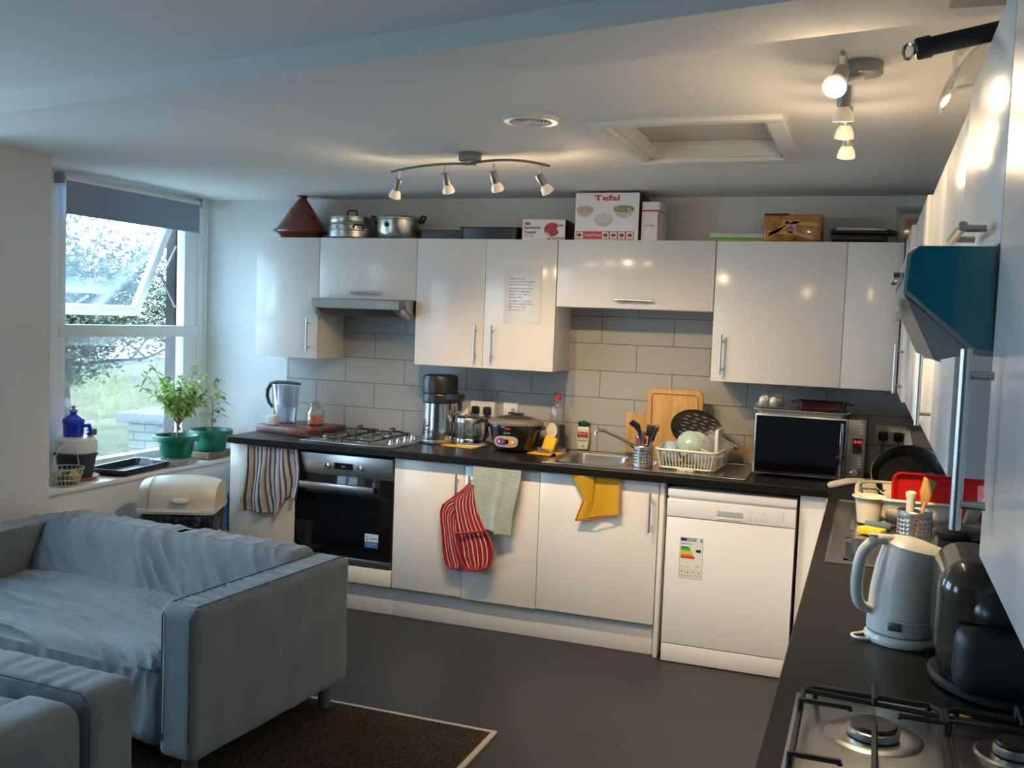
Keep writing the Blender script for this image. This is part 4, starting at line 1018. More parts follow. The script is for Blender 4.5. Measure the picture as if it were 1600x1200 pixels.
plab(MB().lathe([(.100, .137), (.106, .15), (.102, .205), (.09, .218), (.07, .222), (0, .222)], (0, 0, 0), 32).build('upper_cover', m_offw, ip, local=True), 'white plastic cover')
bb = thing('soap_bottle', 'bright blue squat bottle standing on the white-topped pot', 'bottle', (-.475, -1.285, ZS+.2285))
mbl = mat('blue_plastic', (.0, .02, .55), .18, coat=.6, sss=0)
MB().lathe([(0, 0), (.046, 0), (.050, .006), (.051, .06), (.056, .075), (.052, .092), (.03, .108), (.018, .115), (.016, .128), (0, .128)], (0, 0, 0), 28).build('bottle_body', mbl, bb, local=True)
MB().lathe([(.018, .126), (.02, .128), (.019, .140), (.008, .142), (.010, .155), (.004, .160), (0, .160)], (0, 0, 0), 16).build('cap', m_grey, bb, local=True)
MB().tube([(.048, .01, .055), (.070, .035, .06), (.066, .05, .02), (.05, .05, .01)], .012, 8).build('side_handle', mbl, bb, local=True)
tag(MB().box(-.455, -.42, -1.215, -1.175, ZS+.2285, ZS+.262, .006).build('sponge_scrap', mat('grey_scourer', (.10, .11, .10), .9)), 'small dark scouring pad beside the blue bottle', 'scourer')
# wire basket with garlic and lemon
wb = thing('wire_basket', 'small white wire basket with a tall handle holding onions and a lemon', 'basket', (-.375, -1.435, ZS))
s = MB()
for z, r_ in ((.006, .058), (.035, .068), (.062, .076), (.092, .084)): s.tube([(r_*math.cos(2*PI*i/28), r_*math.sin(2*PI*i/28), z) for i in range(28)], .0022, 5, closed=True)
for i in range(22):
    a = 2*PI*i/22; s.tube([(.058*math.cos(a), .058*math.sin(a), .006), (.076*math.cos(a), .076*math.sin(a), .062), (.084*math.cos(a), .084*math.sin(a), .092)], .0015, 4)
m_wire = mat('white_wire', (.62, .60, .54), .5)
s.build('wire_cage', m_wire, wb, local=True)
MB().tube([(0, .084*math.cos(t), .092+.115*math.sin(t)) for t in [PI*i/16 for i in range(17)]], .0026, 6).build('handle', m_wire, wb, local=True)
MB().cyl((0, 0, .004), .057, .003, 28).build('base', mat('basket_base', (.25, .20, .14), .7), wb, local=True)
def veg(nm, lb, cat, c, r_, m, sq=1, tip=.0):
    o = MB().lathe([(0, -r_*sq), (r_*.55, -r_*.85*sq), (r_*.95, -r_*.35*sq), (r_, 0), (r_*.9, r_*.4*sq), (r_*.5, r_*.82*sq), (r_*.16, r_*(1+tip)*sq), (0, r_*(1.05+tip)*sq)], (0, 0, 0), 20).build(nm, m)
    o.location = c; return tag(o, lb, cat)
m_onion = mat('pale_onion', (.50, .40, .26), .45); m_lem = mat('lemon_peel', (.62, .44, .06), .45); m_avo = mat('dark_green_peel', (.09, .12, .03), .45)
veg('lemon', 'yellow lemon in the wire basket', 'fruit', (-.352, -1.405, ZS+.044), .030, m_lem, 1, .25)
veg('onion', 'pale onion at the back of the wire basket', 'vegetable', (-.405, -1.43, ZS+.042), .032, m_onion, .9, .3)
veg('lime', 'dark green lime in the wire basket', 'fruit', (-.355, -1.465, ZS+.042), .030, m_avo, .95, .2)
# ---------------------------------------------------------------- bin and things behind the sofa
bn = thing('swing_bin', 'cream roll-top kitchen bin with a black liner behind the sofa', 'bin', (.045, -1.06, 0), R(24))
MB().soft(-.19, .19, -.15, .15, .0, .50, .05, .05, None, lambda p: (p.x*(.80+.20*p.z/.5), p.y*(.80+.20*p.z/.5), p.z)).build('bin_body', m_offw, bn, local=True)
m_bin = mat('bin_cream', (.62, .60, .50), .38, var=((.52, .46, .34), 5, .5, .8))
def dome(hx, hy, z0, h, n=20, m=14):
    s = MB()
    def f(u, v):
        a = PI*u; k = 1-abs(2*v-1)**3.2*.16
        return ((2*v-1)*hx, -math.cos(a)*hy*k*(1.0), z0+abs(math.sin(a))**.62*h*k)
    s.sheet(f, n, m)
    for v in (0, 1):
        s._f(s._v([f(i/n, v) for i in range(n+1)]))
    return s
dome(.195, .165, .588, .155).build('lid_dome', m_bin, bn, local=True)
MB().soft(-.198, .198, -.170, .170, .562, .598, .016, .05).build('lid_rim', m_bin, bn, local=True)
MB().lathe([(0, .0), (.045, 0), (.042, .007), (.03, .010), (0, .011)], (.03, -.172, .640), 24, sx=1, sy=.34, axis=(0, -1, .35)).build('lid_grip', mat('bin_grip', (.72, .70, .62), .35), bn, local=True)
s = MB(); s.tube([(-.135, -math.cos(t)*.165*.985, .589+abs(math.sin(t))**.62*.1535) for t in [PI*i/24 for i in range(25)]], .0035, 5); s.build('lid_seam', mat('bin_seam', (.36, .33, .26), .6), bn, local=True)
s = MB(); s.soft(-.188, .188, -.160, .160, .36, .572, .03, .02, lambda p, n: wr(p, n, 7, 7, 4, .022, 5)); s.build('liner', m_bag, bn, local=True)
bx = thing('storage_box', 'pale plastic storage box with lid between sofa and window wall', 'box', (-.155, -1.44, 0), R(0))
MB().box(-.115, .115, -.12, .12, .0, .50, .012).build('box_body', m_offw, bx, local=True)
MB().box(-.122, .122, -.128, .128, .50, .535, .008).build('box_lid', mat('box_lid_grey', (.60, .64, .66), .35), bx, local=True)
cr = thing('detergent_packet', 'blue and yellow packet standing between the bin and the base cabinet', 'packet', (-.08, -.56, 0))
MB().soft(-.085, .065, -.05, .05, 0, .58, .02, .03, lambda p, n: wr(p, n, 4, 4, 4, .008, 9)).build('packet', mat('packet_blue', (.02, .16, .45), .4), cr, local=True)
MB().soft(-.09, .07, -.055, .055, .05, .36, .02, .03).build('packet_band', mat('packet_yellow', (.75, .60, .03), .4), cr, local=True)

# ================================================================ ON TOP OF THE WALL CABINETS
ZT_ = ZU1
tg = thing('tagine', 'brown glazed tagine with conical lid on top of the end wall cabinet', 'tagine', (.165, -.17, ZT_))
MB().lathe([(0, 0), (.110, 0), (.118, .004), (.140, .030), (.162, .036), (.168, .044), (.165, .052), (.150, .052), (.13, .045), (0, .040)], (0, 0, 0), 40).build('base_dish', m_terra, tg, local=True)
MB().lathe([(.152, .048), (.150, .056), (.110, .115), (.060, .190), (.034, .226), (.024, .236), (.028, .246), (.034, .252), (.033, .261), (.020, .264), (.0, .258)], (0, 0, 0), 40).build('conical_lid', m_terra, tg, local=True)
s = MB(); rnd = random.Random(2)
for a0 in (-2.05, -1.15, -.3):
    for k in range(16):
        t = k/15; z = .095+t*.095; r_ = lerp(.1235, .0615, (z-.095)/.095)+.0035; a = a0+.30*math.sin(t*5)
        p = Vector((r_*math.cos(a), r_*math.sin(a), z)); nn = Vector((math.cos(a)*.8, math.sin(a)*.8, .6)).normalized(); t1 = nn.cross(Vector((0, 0, 1))).normalized(); t2 = nn.cross(t1)
        for q in range(3): s.disc(p+t1*rnd.uniform(-.012, .012)+t2*rnd.uniform(-.006, .006), rnd.uniform(.0015, .0035), t1, t2, 6)
s.build('painted_motif', mat('tagine_ochre', (.38, .22, .06), .4), tg, local=True)
def loopH(s, c, d, up, w_, h, r_):
    """squared loop handle: d = sideways direction, up = out"""
    c, d, up = Vector(c), Vector(d), Vector(up)
    s.tube([c-d*w_/2, c-d*w_/2+up*h*.8, c-d*w_*.38+up*h, c+d*w_*.38+up*h, c+d*w_/2+up*h*.8, c+d*w_/2], r_, 8)
ps = thing('steamer_pan', 'squat old aluminium steamer set with black loop handles', 'pan', (.505, -.17, ZT_))
MB().lathe([(0, 0), (.130, 0), (.140, .010), (.141, .045), (.146, .050), (.146, .056), (.0, .056)], (0, 0, 0), 40).build('lower_pan', m_alu, ps, local=True)
MB().lathe([(.0, .056), (.131, .056), (.132, .078), (.138, .082), (.136, .088), (0, .088)], (-.01, 0, 0), 40).build('lower_rim', m_alu, ps, local=True)
MB().lathe([(0, .088), (.126, .088), (.130, .094), (.130, .118), (.134, .120), (.134, .126), (.12, .130), (.04, .136), (0, .137)], (-.012, 0, 0), 40).build('steamer_tier', m_alu, ps, local=True)
s = MB(); loopH(s, (.055, -.10, .128), (1, 0, 0), (0, 0, 1), .060, .030, .0055); s.build('handle', m_black, ps, local=True)
s = MB(); loopH(s, (.095, -.100, .052), (.8, .5, 0), (0.2, -.3, .95), .055, .026, .0055); s.build('handle', m_black, ps, local=True)
s = MB(); loopH(s, (-.08, .06, .128), (1, 0, 0), (0, 0, 1), .050, .014, .005); s.build('handle', m_black, ps, local=True)
pp = thing('stock_pot', 'tall old aluminium cooking pot with glass lid and black side handles', 'pot', (.815, -.165, ZT_))
MB().lathe([(0, 0), (.105, 0), (.122, .015), (.132, .040), (.134, .108), (.139, .112), (.139, .118), (.133, .118), (.13, .112)], (0, 0, 0), 44).build('pot_body', m_alu, pp, local=True)
MB().lathe([(.139, .118), (.138, .124), (.12, .132), (.06, .140), (0, .142)], (0, 0, 0), 44).build('lid', m_aluB := mat('lid_dull_glass', (.45, .45, .43), .15, metal=.6), pp, local=True)
MB().cyl((-.018, -.1335, .078), .014, .004, 20, (-.13, -1, 0)).build('pot_badge', m_black, pp, local=True)
for sx_ in (-1, 1):
    s = MB(); c_ = Vector((sx_*.134, -.02, .098)); s.tube([c_, c_+Vector((sx_*.012, 0, .002))], .010, 8); d_ = Vector((0, 1, 0)); loopH(s, c_+Vector((sx_*.004, 0, 0)), d_, (sx_*.55, -.1, .83), .05, .042, .006); s.build('handle', m_black, pp, local=True)
t1 = thing('roasting_tray', 'low dark grey roasting tray on top of the cabinets beside the pot', 'tray', (1.115, -.17, ZT_)); pan_tray(t1, .145, .11, .048, mat('grey_nonstick', (.035, .042, .045), .35))
t2 = thing('roasting_tray', 'deeper black roasting tray on top of the cabinets beside the toaster box', 'tray', (1.402, -.17, ZT_)); pan_tray(t2, .185, .115, .064, m_tray)
# sandwich toaster box
def carton(name, lb, x0, x1, y0, y1, h, side, rz=0):
    c = ((x0+x1)/2, y0, ZT_); rt = thing(name, lb, 'box', c, rz); hx = (x1-x0)/2
    MB().box(-hx, hx, 0, y1-y0, 0.0005, h, .0015).build('carton', side, rt, local=True)
    MB().box(-hx+.001, hx-.001, -.0012, 0, .002, h-.001).build('front_panel', m_card, rt, local=True)
    return rt, hx
bxT, hx = carton('toaster_box', 'white and red sandwich toaster box on top of the cabinets', 1.600, 1.838, -.275, -.05, .110, m_dkred, R(3))
F = -.0016
def P_(x, z): return (x, F, z)
s = MB(); s.text('Sandwich', P_(-hx+.010, .058), (1, 0, 0), (0, 0, 1), .0155, width=.092, bold=.03); s.text('Toaster', P_(-hx+.010, .034), (1, 0, 0), (0, 0, 1), .0155, width=.070, bold=.03)
s.text('-50%', P_(hx-.044, .072), (1, 0, 0), (0, 0, 1), .011, width=.034, bold=.03)
s.build('box_print', m_ink, bxT, local=True)
s = MB(); s.text('750 Watt', P_(-hx+.010, .018), (1, 0, 0), (0, 0, 1), .009, width=.056, bold=.02); s.disc(P_(-hx+.030, .086), .017, (1, 0, -.06), (0, 0, 1), 24, ry=.009)
s.build('box_print', m_red, bxT, local=True)
s = MB(); s.text('home', P_(-hx+.019, .083), (1, 0, 0), (0, 0, 1), .006, width=.022); s.text('', P_(0, 0), (1, 0, 0), (0, 0, 1), .01) if False else None
s.build('box_print', m_card, bxT, local=True).location.y = -.0006
s = MB(); pts = []
for k in range(28):
    a = R(35+k*300/27); pts.append((.046+.043*math.cos(a), F, .056+.036*math.sin(a)))
pts.append((.072, F, .062)); s._f(s._v(pts)); s.build('toaster_picture', mat('toaster_red', (.38, .02, .03), .35), bxT, local=True)
s = MB(); s._f(s._v([(.012, F-.0004, .040), (.022, F-.0004, .030), (.036, F-.0004, .026), (.038, F-.0004, .030), (.026, F-.0004, .034), (.016, F-.0004, .044)])); s.build('toaster_highlight', m_card, bxT, local=True)
s = MB(); rnd = random.Random(4)
for k in range(40): s.disc((rnd.uniform(.02, hx-.006), F, rnd.uniform(.004, .016)), rnd.uniform(.002, .005), (1, 0, 0), (0, 0, 1), 6)
s.build('box_print', m_inkgrey, bxT, local=True)
# rice cooker box
bxR, hx = carton('rice_cooker_box', 'large white carton printed with three bowls and a red stripe', 1.896, 2.237, -.292, -.045, .245, mat('carton_dark_side', (.10, .012, .015), .4))
F = -.0016
s = MB(); s.text('Tefal', P_(-.070, .205), (1, 0, 0), (0, 0, 1), .027, width=.136, bold=.03); s.box(-.069, -.035, F-.0003, F, .2285, .2325) if False else None
s.quad(P_(-hx+.008, .006), (1, 0, 0), (0, 0, 1), 2*hx-.030, .040); s.build('box_print', m_red, bxR, local=True)
s = MB(); F2 = F-.0005
s.text('Cool Touch', (-.115, F2, .021), (1, 0, 0), (0, 0, 1), .013, width=.088, bold=.01)
s.build('box_print', m_card, bxR, local=True)
for k in range(5):
    a_ = -.020+k*.043 if k < 4 else -hx+.012
    MB().box(a_, a_+.035, F2-.0002, F2, .010, .042, 0).build('icon_tile', m_card, bxR, local=True)
s = MB()
for k in range(4): s.disc((-.002+k*.043, F2-.0006, .026), .013, (1, 0, 0), (0, 0, 1), 16, ry=.010)
s.disc((-hx+.028, F2-.0006, .026), .013, (1, 0, 0), (0, 0, 1), 16, ry=.010); s.build('box_print', mat('icon_brown', (.10, .06, .04), .4), bxR, local=True)
def bowlpic(cx, cz, w_, colr, mfood, seed, up):
    s = MB(); rim, bot = .5*w_, .22*w_; pts = [(cx-rim, F, cz)]+[(cx-rim*math.cos(t)*(.98), F, cz-.42*w_*math.sin(t)) for t in [PI*i/14 for i in range(1, 14)]]+[(cx+rim, F, cz)]
    s._f(s._v(pts)); s.build('bowl_picture', m_bowlp, bxR, local=True)
    s = MB(); rnd = random.Random(seed); s._f(s._v([(cx+rim*math.cos(t), F-.0004, cz+up*math.sin(t)) for t in [2*PI*i/22 for i in range(22)]])); s.build('food_picture', mfood[0], bxR, local=True)
    s = MB()
    for k in range(46):
        a = rnd.uniform(0, 2*PI); q = rnd.uniform(0, .85)**.5; s.disc((cx+rim*q*math.cos(a), F-.0008-.00001*k, cz+up*q*math.sin(a)), rnd.uniform(.003, .006), (1, 0, .3), (-.3, 0, 1), 6, ry=rnd.uniform(.0015, .003))
    s.build('food_picture', mfood[1], bxR, local=True)
m_bowlp = mat('printed_bowl_grey', (.52, .53, .55), .35)
bowlpic(-.118, .158, .092, None, (mat('print_grain', (.50, .38, .22), .4), mat('print_grain_light', (.66, .55, .36), .4)), 1, .020)
bowlpic(.090, .162, .112, None, (mat('print_salad', (.14, .22, .06), .4), mat('print_salad_light', (.45, .55, .30), .4)), 2, .018)
bowlpic(-.016, .116, .108, None, (mat('print_rice', (.68, .68, .67), .4), mat('print_rice_shade', (.55, .55, .55), .4)), 3, .024)
bxK, hx = carton('tall_carton', 'narrow white carton with red edges beside the large bowl-printed carton', 2.246, 2.338, -.270, -.06, .200, mat('carton_white_side', (.74, .72, .70), .4))
F = -.0016; s = MB(); s.quad(P_(-hx, .150), (1, 0, 0), (0, 0, 1), 2*hx, .008); s.quad(P_(hx-.007, 0.001), (1, 0, 0), (0, 0, 1), .007, .150); s.text('KT-7029', P_(-.029, .074), (1, 0, 0), (0, 0, 1), .009, width=.052, bold=.02)
s.box(hx, hx+.0006, .0, .20, .152, .158); s.build('box_print', m_red, bxK, local=True)
MB().tube([(hx, .03, .15), (hx+.012, .03, .148), (hx+.022, .04, .138)], .0012, 4).build('carry_string', m_stem, bxK, local=True)
gb = thing('food_container', 'flat container with a pale lid and bright green base on top of the cabinets', 'container', (2.735, -.17, ZT_))
MB().box(-.135, .135, -.085, .085, 0, .020, .006).build('container_base', mat('lime_green', (.22, .50, .02), .35), gb, local=True)
MB().box(-.137, .137, -.087, .087, .020, .045, .006).build('container_lid', mat('pale_mint_lid', (.58, .62, .55), .4), gb, local=True)
# biscuit tin / bread-printed box
m_bread = mat('bread_print', (.50, .22, .04), .25, var=((.16, .05, .01), 11, .38, .66), coat=.5)
bd = thing('biscuit_tin', 'brown rounded tin printed with sliced bread on top of the cabinets', 'tin', (3.0, -.20, ZT_))
MB().box(-.140, .140, -.07, .10, 0, .135, .012, 3).build('tin_body', m_bread, bd, local=True)
MB().box(-.139, -.02, -.072, .102, .131, .140, .003).build('tin_lid_edge', mat('tin_dark_edge', (.05, .015, .008), .3), bd, local=True)
s = MB()
for a, b_ in (((-.115, .035), (.03, .105)), ((-.12, .02), (-.02, .10)), ((-.02, .055), (.10, .02)), ((-.05, .10), (.12, .085)), ((-.12, .05), (.0, .045))):
    d_ = Vector((b_[0]-a[0], 0, b_[1]-a[1])); q = Vector((-d_.z, 0, d_.x)).normalized()*.008; A_, B_ = Vector((a[0], -.0708, a[1])), Vector((b_[0], -.0708, b_[1])); s._f(s._v([A_-q, B_-q, B_+q, A_+q]))
s.build('bread_picture', mat('print_crumb', (.62, .34, .09), .3), bd, local=True)
MB().disc((.0, -.0716, .068), .020, (1, 0, 0), (0, 0, 1), 18).build('round_sticker', mat('pink_white_sticker', (.55, .42, .46), .4, var=((.30, .05, .15), 90, .5, .6)), bd, local=True)
cg = thing('contact_grill', 'black electric contact grill with silver lid edge on top of the cabinets', 'grill', (3.31, -.19, ZT_))
MB().box(-.13, .125, -.09, .12, .006, .040, .010).build('lower_body', m_black, cg, local=True)
MB().box(-.135, .130, -.09, .12, .042, .068, .010).build('upper_body', m_black, cg, local=True)
MB().box(-.105, .125, -.094, -.088, .058, .072, .003).build('lid_trim', m_steeld, cg, local=True)
MB().tube([(.12, -.08, .058), (.155, -.09, .050), (.160, -.06, .052), (.165, .06, .052), (.12, .07, .058)], .009, 8).build('handle', m_black, cg, local=True)
MB().tube([(.0, .05, .072), (.04, .02, .078), (.09, .0, .080), (.10, .03, .074), (.05, .06, .074)], .004, 6).build('power_cord', m_black, cg, local=True)
s = MB(); [s.cyl((x, y, 0), .01, .007, 10) for x in (-.11, .10) for y in (-.07, .10)]; s.build('feet', m_black, cg, local=True)
fc = thing('clear_tub', 'clear plastic tub with orange contents in the far corner above the cabinets', 'container', (3.60, -.17, ZT_))
MB().soft(-.125, .125, -.08, .08, 0, .16, .02, .05).build('tub', m_film, fc, local=True)
MB().box(-.132, .132, -.087, .087, .158, .172, .004).build('lid', m_film, fc, local=True)
MB().soft(-.09, .115, -.068, .068, .004, .125, .02, .05).build('orange_contents', mat('orange_food', (.55, .16, .04), .5, var=((.35, .09, .02), 20, .4, .6)), fc, local=True)
# on the right-hand cabinets
tb = thing('telescopic_tube', 'black telescopic tube with a ring at its end on top of the right-hand cabinets', 'tube', (3.6, -3.6, ZT_))
a_, b_ = Vector((3.436, -3.600, 2.071)), Vector((3.80, -3.600, 2.140)); d_ = (b_-a_)
MB().cyl(a_+d_*.03, .0145, d_.length*.97, 24, d_).build('tube', m_black, tb)
MB().cyl(a_, .0172, .026, 24, d_, b=.003).build('end_collar', m_black, tb)
MB().tube([a_+Vector((-.009, 0, -.002))+Vector((.0085*math.cos(t), -.004*math.cos(t), .0115*math.sin(t))) for t in [2*PI*i/20 for i in range(20)]], .0028, 6, closed=True).build('metal_ring', m_chrome, tb)
pb = thing('plastic_bag', 'clear plastic wrap lying over the right-hand cabinets under the black tube', 'bag', (3.66, -3.55, ZT_))
s = MB()
def bagf(u, v):
    y = -3.58+.36*v; t = u
    x = 3.50+.30*u+.02*math.sin(9*v+3*u); z = ZT_+.012+.09*math.sin(PI*min(1, u*1.15))*(.7+.3*math.sin(5*v))+.012*nz(u*9, v*9)
    if u < .25: k = (.25-u)/.25; x = 3.52-.028*math.sin(k*1.6)+.01*math.sin(8*v); z = ZT_+.045-.085*k*(.5+.5*math.sin(PI*v))
    return (x, y, z)
s.sheet(bagf, 24, 24); s.build('plastic_film', glassy('bag_film', (.96, .96, .94), .08, .08), pb)
tag(MB().box(3.492, 3.80, -3.92, -3.377, ZT_+.145, ZT_+.150).box(3.56, 3.80, -3.88, -3.625, ZT_+.001, ZT_+.145, .004).build('cardboard_tray', mat('pale_card', (.66, .60, .52), .6)), 'pale flat card tray on top of the right-hand cabinets', 'tray')

# ================================================================ ON THE WORKTOP, BACK RUN
W = .909
cb_ = thing('chopping_board', 'thick dark red-brown wooden board lying on the worktop by the window', 'chopping board', (.20, -.27, W), R(0))
MB().prism([(-.205, -.075), (.215, -.170), (.235, .215), (-.135, .235)], .001, .042, 'xy', .003).build('board', m_wood2, cb_, local=True)
fj = thing('water_filter_jug', 'clear water filter jug with a black handle on the dark board', 'jug', (.100, -.20, W+.042))
s = MB(); s.lathe([(0, .0), (.058, .0), (.062, .006), (.074, .14), (.082, .235), (.0795, .235), (.0715, .14), (.060, .008), (0, .006)], (0, 0, 0), 36, sx=1.12, sy=.85); s.build('jug_body', glassy('jug_plastic', (.88, .90, .94), .04, .12, (.8, .85, .95)), fj, local=True)
MB().lathe([(.050, .10), (.062, .225), (.060, .225), (.048, .10), (0, .095)], (.01, 0, 0), 28, sx=1.12, sy=.85).build('filter_funnel', m_clear, fj, local=True)
MB().tube([(.10, 0, .240), (.02, 0, .245), (-.06, 0, .243), (-.105, 0, .232), (-.128, 0, .195), (-.130, 0, .155), (-.115, 0, .115), (-.088, 0, .088)], [.007, .010, .011, .012, .012, .011, .010, .009], 10, flat=1.0).build('handle', m_slate, fj, local=True)
tag(MB().box(.075, .140, -.372, -.320, W+.0425, W+.102, .008, 3).build('kitchen_timer', m_offw), 'small white cube timer in front of the filter jug', 'timer')
hj = thing('honey_jar', 'clip-top glass jar half full of orange honey on the dark board', 'jar', (.300, -.185, W+.042))
MB().lathe([(0, 0), (.046, 0), (.052, .006), (.053, .078), (.045, .096), (.036, .106), (.036, .118), (.040, .120), (.0375, .1205), (.0335, .118), (.0335, .105), (.050, .078), (.049, .008), (0, .005)], (0, 0, 0), 32).build('glass_jar', m_clearg, hj, local=True)
MB().lathe([(0, .006), (.0475, .008), (.0485, .060), (0, .060)], (0, 0, 0), 32).build('honey', mat('honey', (.80, .20, .005), .12), hj, local=True)
MB().lathe([(.041, .121), (.043, .126), (.038, .134), (.02, .139), (0, .140)], (0, 0, 0), 32).build('glass_lid', m_clearg, hj, local=True)
s = MB(); s.tube([(.0375*math.cos(t), .0375*math.sin(t), .112) for t in [2*PI*i/24 for i in range(24)]], .0013, 5, closed=True); s.tube([(.0, -.038, .112), (.0, -.046, .128), (.0, -.03, .139), (0, .03, .139), (0, .045, .125), (0, .038, .112)], .0013, 5); s.build('wire_clip', m_chrome, hj, local=True)
# distiller
di = thing('water_distiller', 'tall steel water distiller with a black top beside the hob', 'distiller', (1.118, -.205, W))
MB().lathe([(0, .004), (.098, .004), (.100, .012), (.098, .024), (0, .024)], (0, 0, 0), 48).build('base_ring', m_steeld, di, local=True)
MB().lathe([(.096, .024), (.098, .03), (.094, .09), (.092, .23), (0, .23)], (0, 0, 0), 48).build('steel_tank', m_mirror := mat('polished_steel', (.60, .60, .60), .14, metal=1), di, local=True)
MB().lathe([(.093, .230), (.099, .236), (.099, .275), (.097, .282), (.095, .285)], (0, 0, 0), 48).build('black_collar', m_black, di, local=True)
MB().lathe([(.095, .284), (.100, .290), (.101, .365), (.096, .382), (.08, .390), (0, .392)], (0, 0, 0), 48).build('fan_housing', m_black, di, local=True)
s = MB(); s.soft(.05, .150, -.075, .02, .238, .292, .018, .03); s.build('spout_housing', m_black, di, local=True)
MB().cyl((.135, -.03, .195), .012, .046, 16).build('spout', m_black, di, local=True)
s = MB()
for k in range(5): s.tube([(.0945*math.cos(a), .0945*math.sin(a), z) for a, z in [(R(-128+t*9), (.108 if k else .118)+.006*math.sin(t*1.4+k)-.004*(k > 2)) for t in range(4)]], .0012, 4)
s.tube([(.0955*math.cos(R(-123+5*math.sin(q))), .0955*math.sin(R(-123+5*math.sin(q))), .130+.012*math.cos(q)) for q in [PI*1.7*i/10 for i in range(11)]], .0012, 4)
for k, z in enumerate((.030, .045, .060, .076)):
    a = R(-122); s.box(.0, .001, 0, .001, 0, .001) if False else None
    c_ = Vector((.0965*math.cos(a), .0965*math.sin(a), z+.02)); s.disc(c_+Vector((math.cos(a), math.sin(a), 0))*.001, .005, (-math.sin(a), math.cos(a), 0), (0, 0, 1), 6)
s.build('printed_mark', m_ink, di, local=True)
# glass jug on cloth
tag(solid(MB().sheet(lambda u, v: (1.175+.20*u+.02*v, -.305+.20*v-.03*u, W+.0025+.0015*nz(u*6, v*6)), 14, 14).build('dishcloth', m_yel), .003), 'yellow cloth lying flat under the round glass jug', 'cloth')
mtj = tag(MB().cyl((1.310, -.195, W+.0045), .085, .006, 36).build('trivet', m_offw), 'round pale mat under the glass jug', 'mat')
gj = thing('glass_jug', 'round glass jug with steel bands and a black handle beside the distiller', 'jug', (1.292, -.19, W+.0105))
MB().lathe([(0, .001), (.073, .001), (.078, .006), (.079, .028), (.0775, .030), (.0755, .12), (.072, .12), (.0735, .03), (0, .006)], (0, 0, 0), 40).build('glass_body', m_clearg, gj, local=True)
MB().lathe([(.0800, .004), (.0805, .008), (.0805, .030), (.0795, .032), (.0795, .004)], (0, 0, 0), 40).build('steel_band', m_chrome, gj, local=True)
MB().lathe([(.0770, .118), (.0785, .120), (.0785, .144), (.0765, .148), (.060, .158), (.0, .160)], (0, 0, 0), 40).build('steel_lid', m_steel, gj, local=True)
MB().lathe([(0, .158), (.017, .158), (.018, .170), (.014, .174), (0, .175)], (.0, 0, 0), 20).build('lid_knob', m_steel, gj, local=True)
MB().prism([(-.075, .150), (-.035, .162), (.0, .205), (.01, .17), (-.03, .155)], -.03, .012, 'xz', .002).build('pouring_flap', mat('ivory_flap', (.70, .62, .45), .4), gj, local=True)
MB().tube([(.078, -.01, .138), (.108, -.012, .134), (.114, -.014, .10), (.110, -.014, .05), (.096, -.012, .022), (.079, -.01, .018)], [.011, .011, .011, .010, .009, .008], 10, flat=1).build('handle', m_black, gj, local=True)
MB().lathe([(0, .007), (.072, .007), (.0725, .052), (0, .052)], (0, 0, 0), 36).build('water', glassy('water_tint', (.80, .80, .70), .02, .0), gj, local=True)
# sockets
def socket(name, lb, c, w_, h, n, plug_off=True, y=-.009, m=None):
    rt = thing(name, lb, 'socket', (c[0], y, c[1]))
    MB().box(-w_/2, w_/2, -.009, 0, -h/2, h/2, .002).build('faceplate', m_white, rt, local=True)
    s = MB()
    for k in range(n):
        x = (k-(n-1)/2)*w_/2
        s.box(x-.006, x+.006, -.012, -.009, h/2-.022, h/2-.008, .001)
    s.build('rocker_switch', m_offw, rt, local=True)
    return rt
def plug(lb, c, cord, y=-.018):
    rt = thing('mains_plug', lb, 'plug', (c[0], y, c[1]))
    MB().box(-.023, .023, -.030, -.0, -.024, .020, .009, 3).build('plug_body', m_black, rt, local=True)
    MB().tube(cord, .0038, 7).build('plug_cord', m_black, rt)
    return rt
socket('double_socket', 'white double wall socket above the glass jug', (1.303, 1.102), .148, .088, 2)
plug('black plug on the left of the double socket above the glass jug', (1.267, 1.098), [(1.267, -.045, 1.078), (1.262, -.055, 1.03), (1.275, -.06, .96), (1.25, -.06, .918)])
plug('black plug on the right of the double socket above the glass jug', (1.340, 1.098), [(1.340, -.045, 1.078), (1.35, -.055, 1.02), (1.37, -.07, .96), (1.345, -.08, .93), (1.39, -.075, .916), (1.42, -.06, .916)])
fs = socket('fused_switch', 'white fused switch plate behind the rice cooker', (1.475, 1.106), .088, .088, 0)
s = MB(); s.box(.006, .030, -.0105, -.009, -.014, .012, .001); s.cyl((-.030, -.009, 0), .003, .001, 10, (0, -1, 0)); s.cyl((.036, -.009, 0), .003, .001, 10, (0, -1, 0)); s.build('fuse_holder', m_inkgrey, fs, local=True)
socket('double_socket', 'white double wall socket behind the pans in the corner', (3.512, 1.118), .148, .090, 2)
plug('black plug on the left of the corner double socket', (3.476, 1.114), [(3.476, -.045, 1.095), (3.47, -.07, 1.02), (3.44, -.10, .95), (3.41, -.14, .93)])
plug('black plug on the right of the corner double socket', (3.548, 1.114), [(3.548, -.045, 1.095), (3.55, -.07, 1.03), (3.58, -.08, .96), (3.60, -.1, .92)])
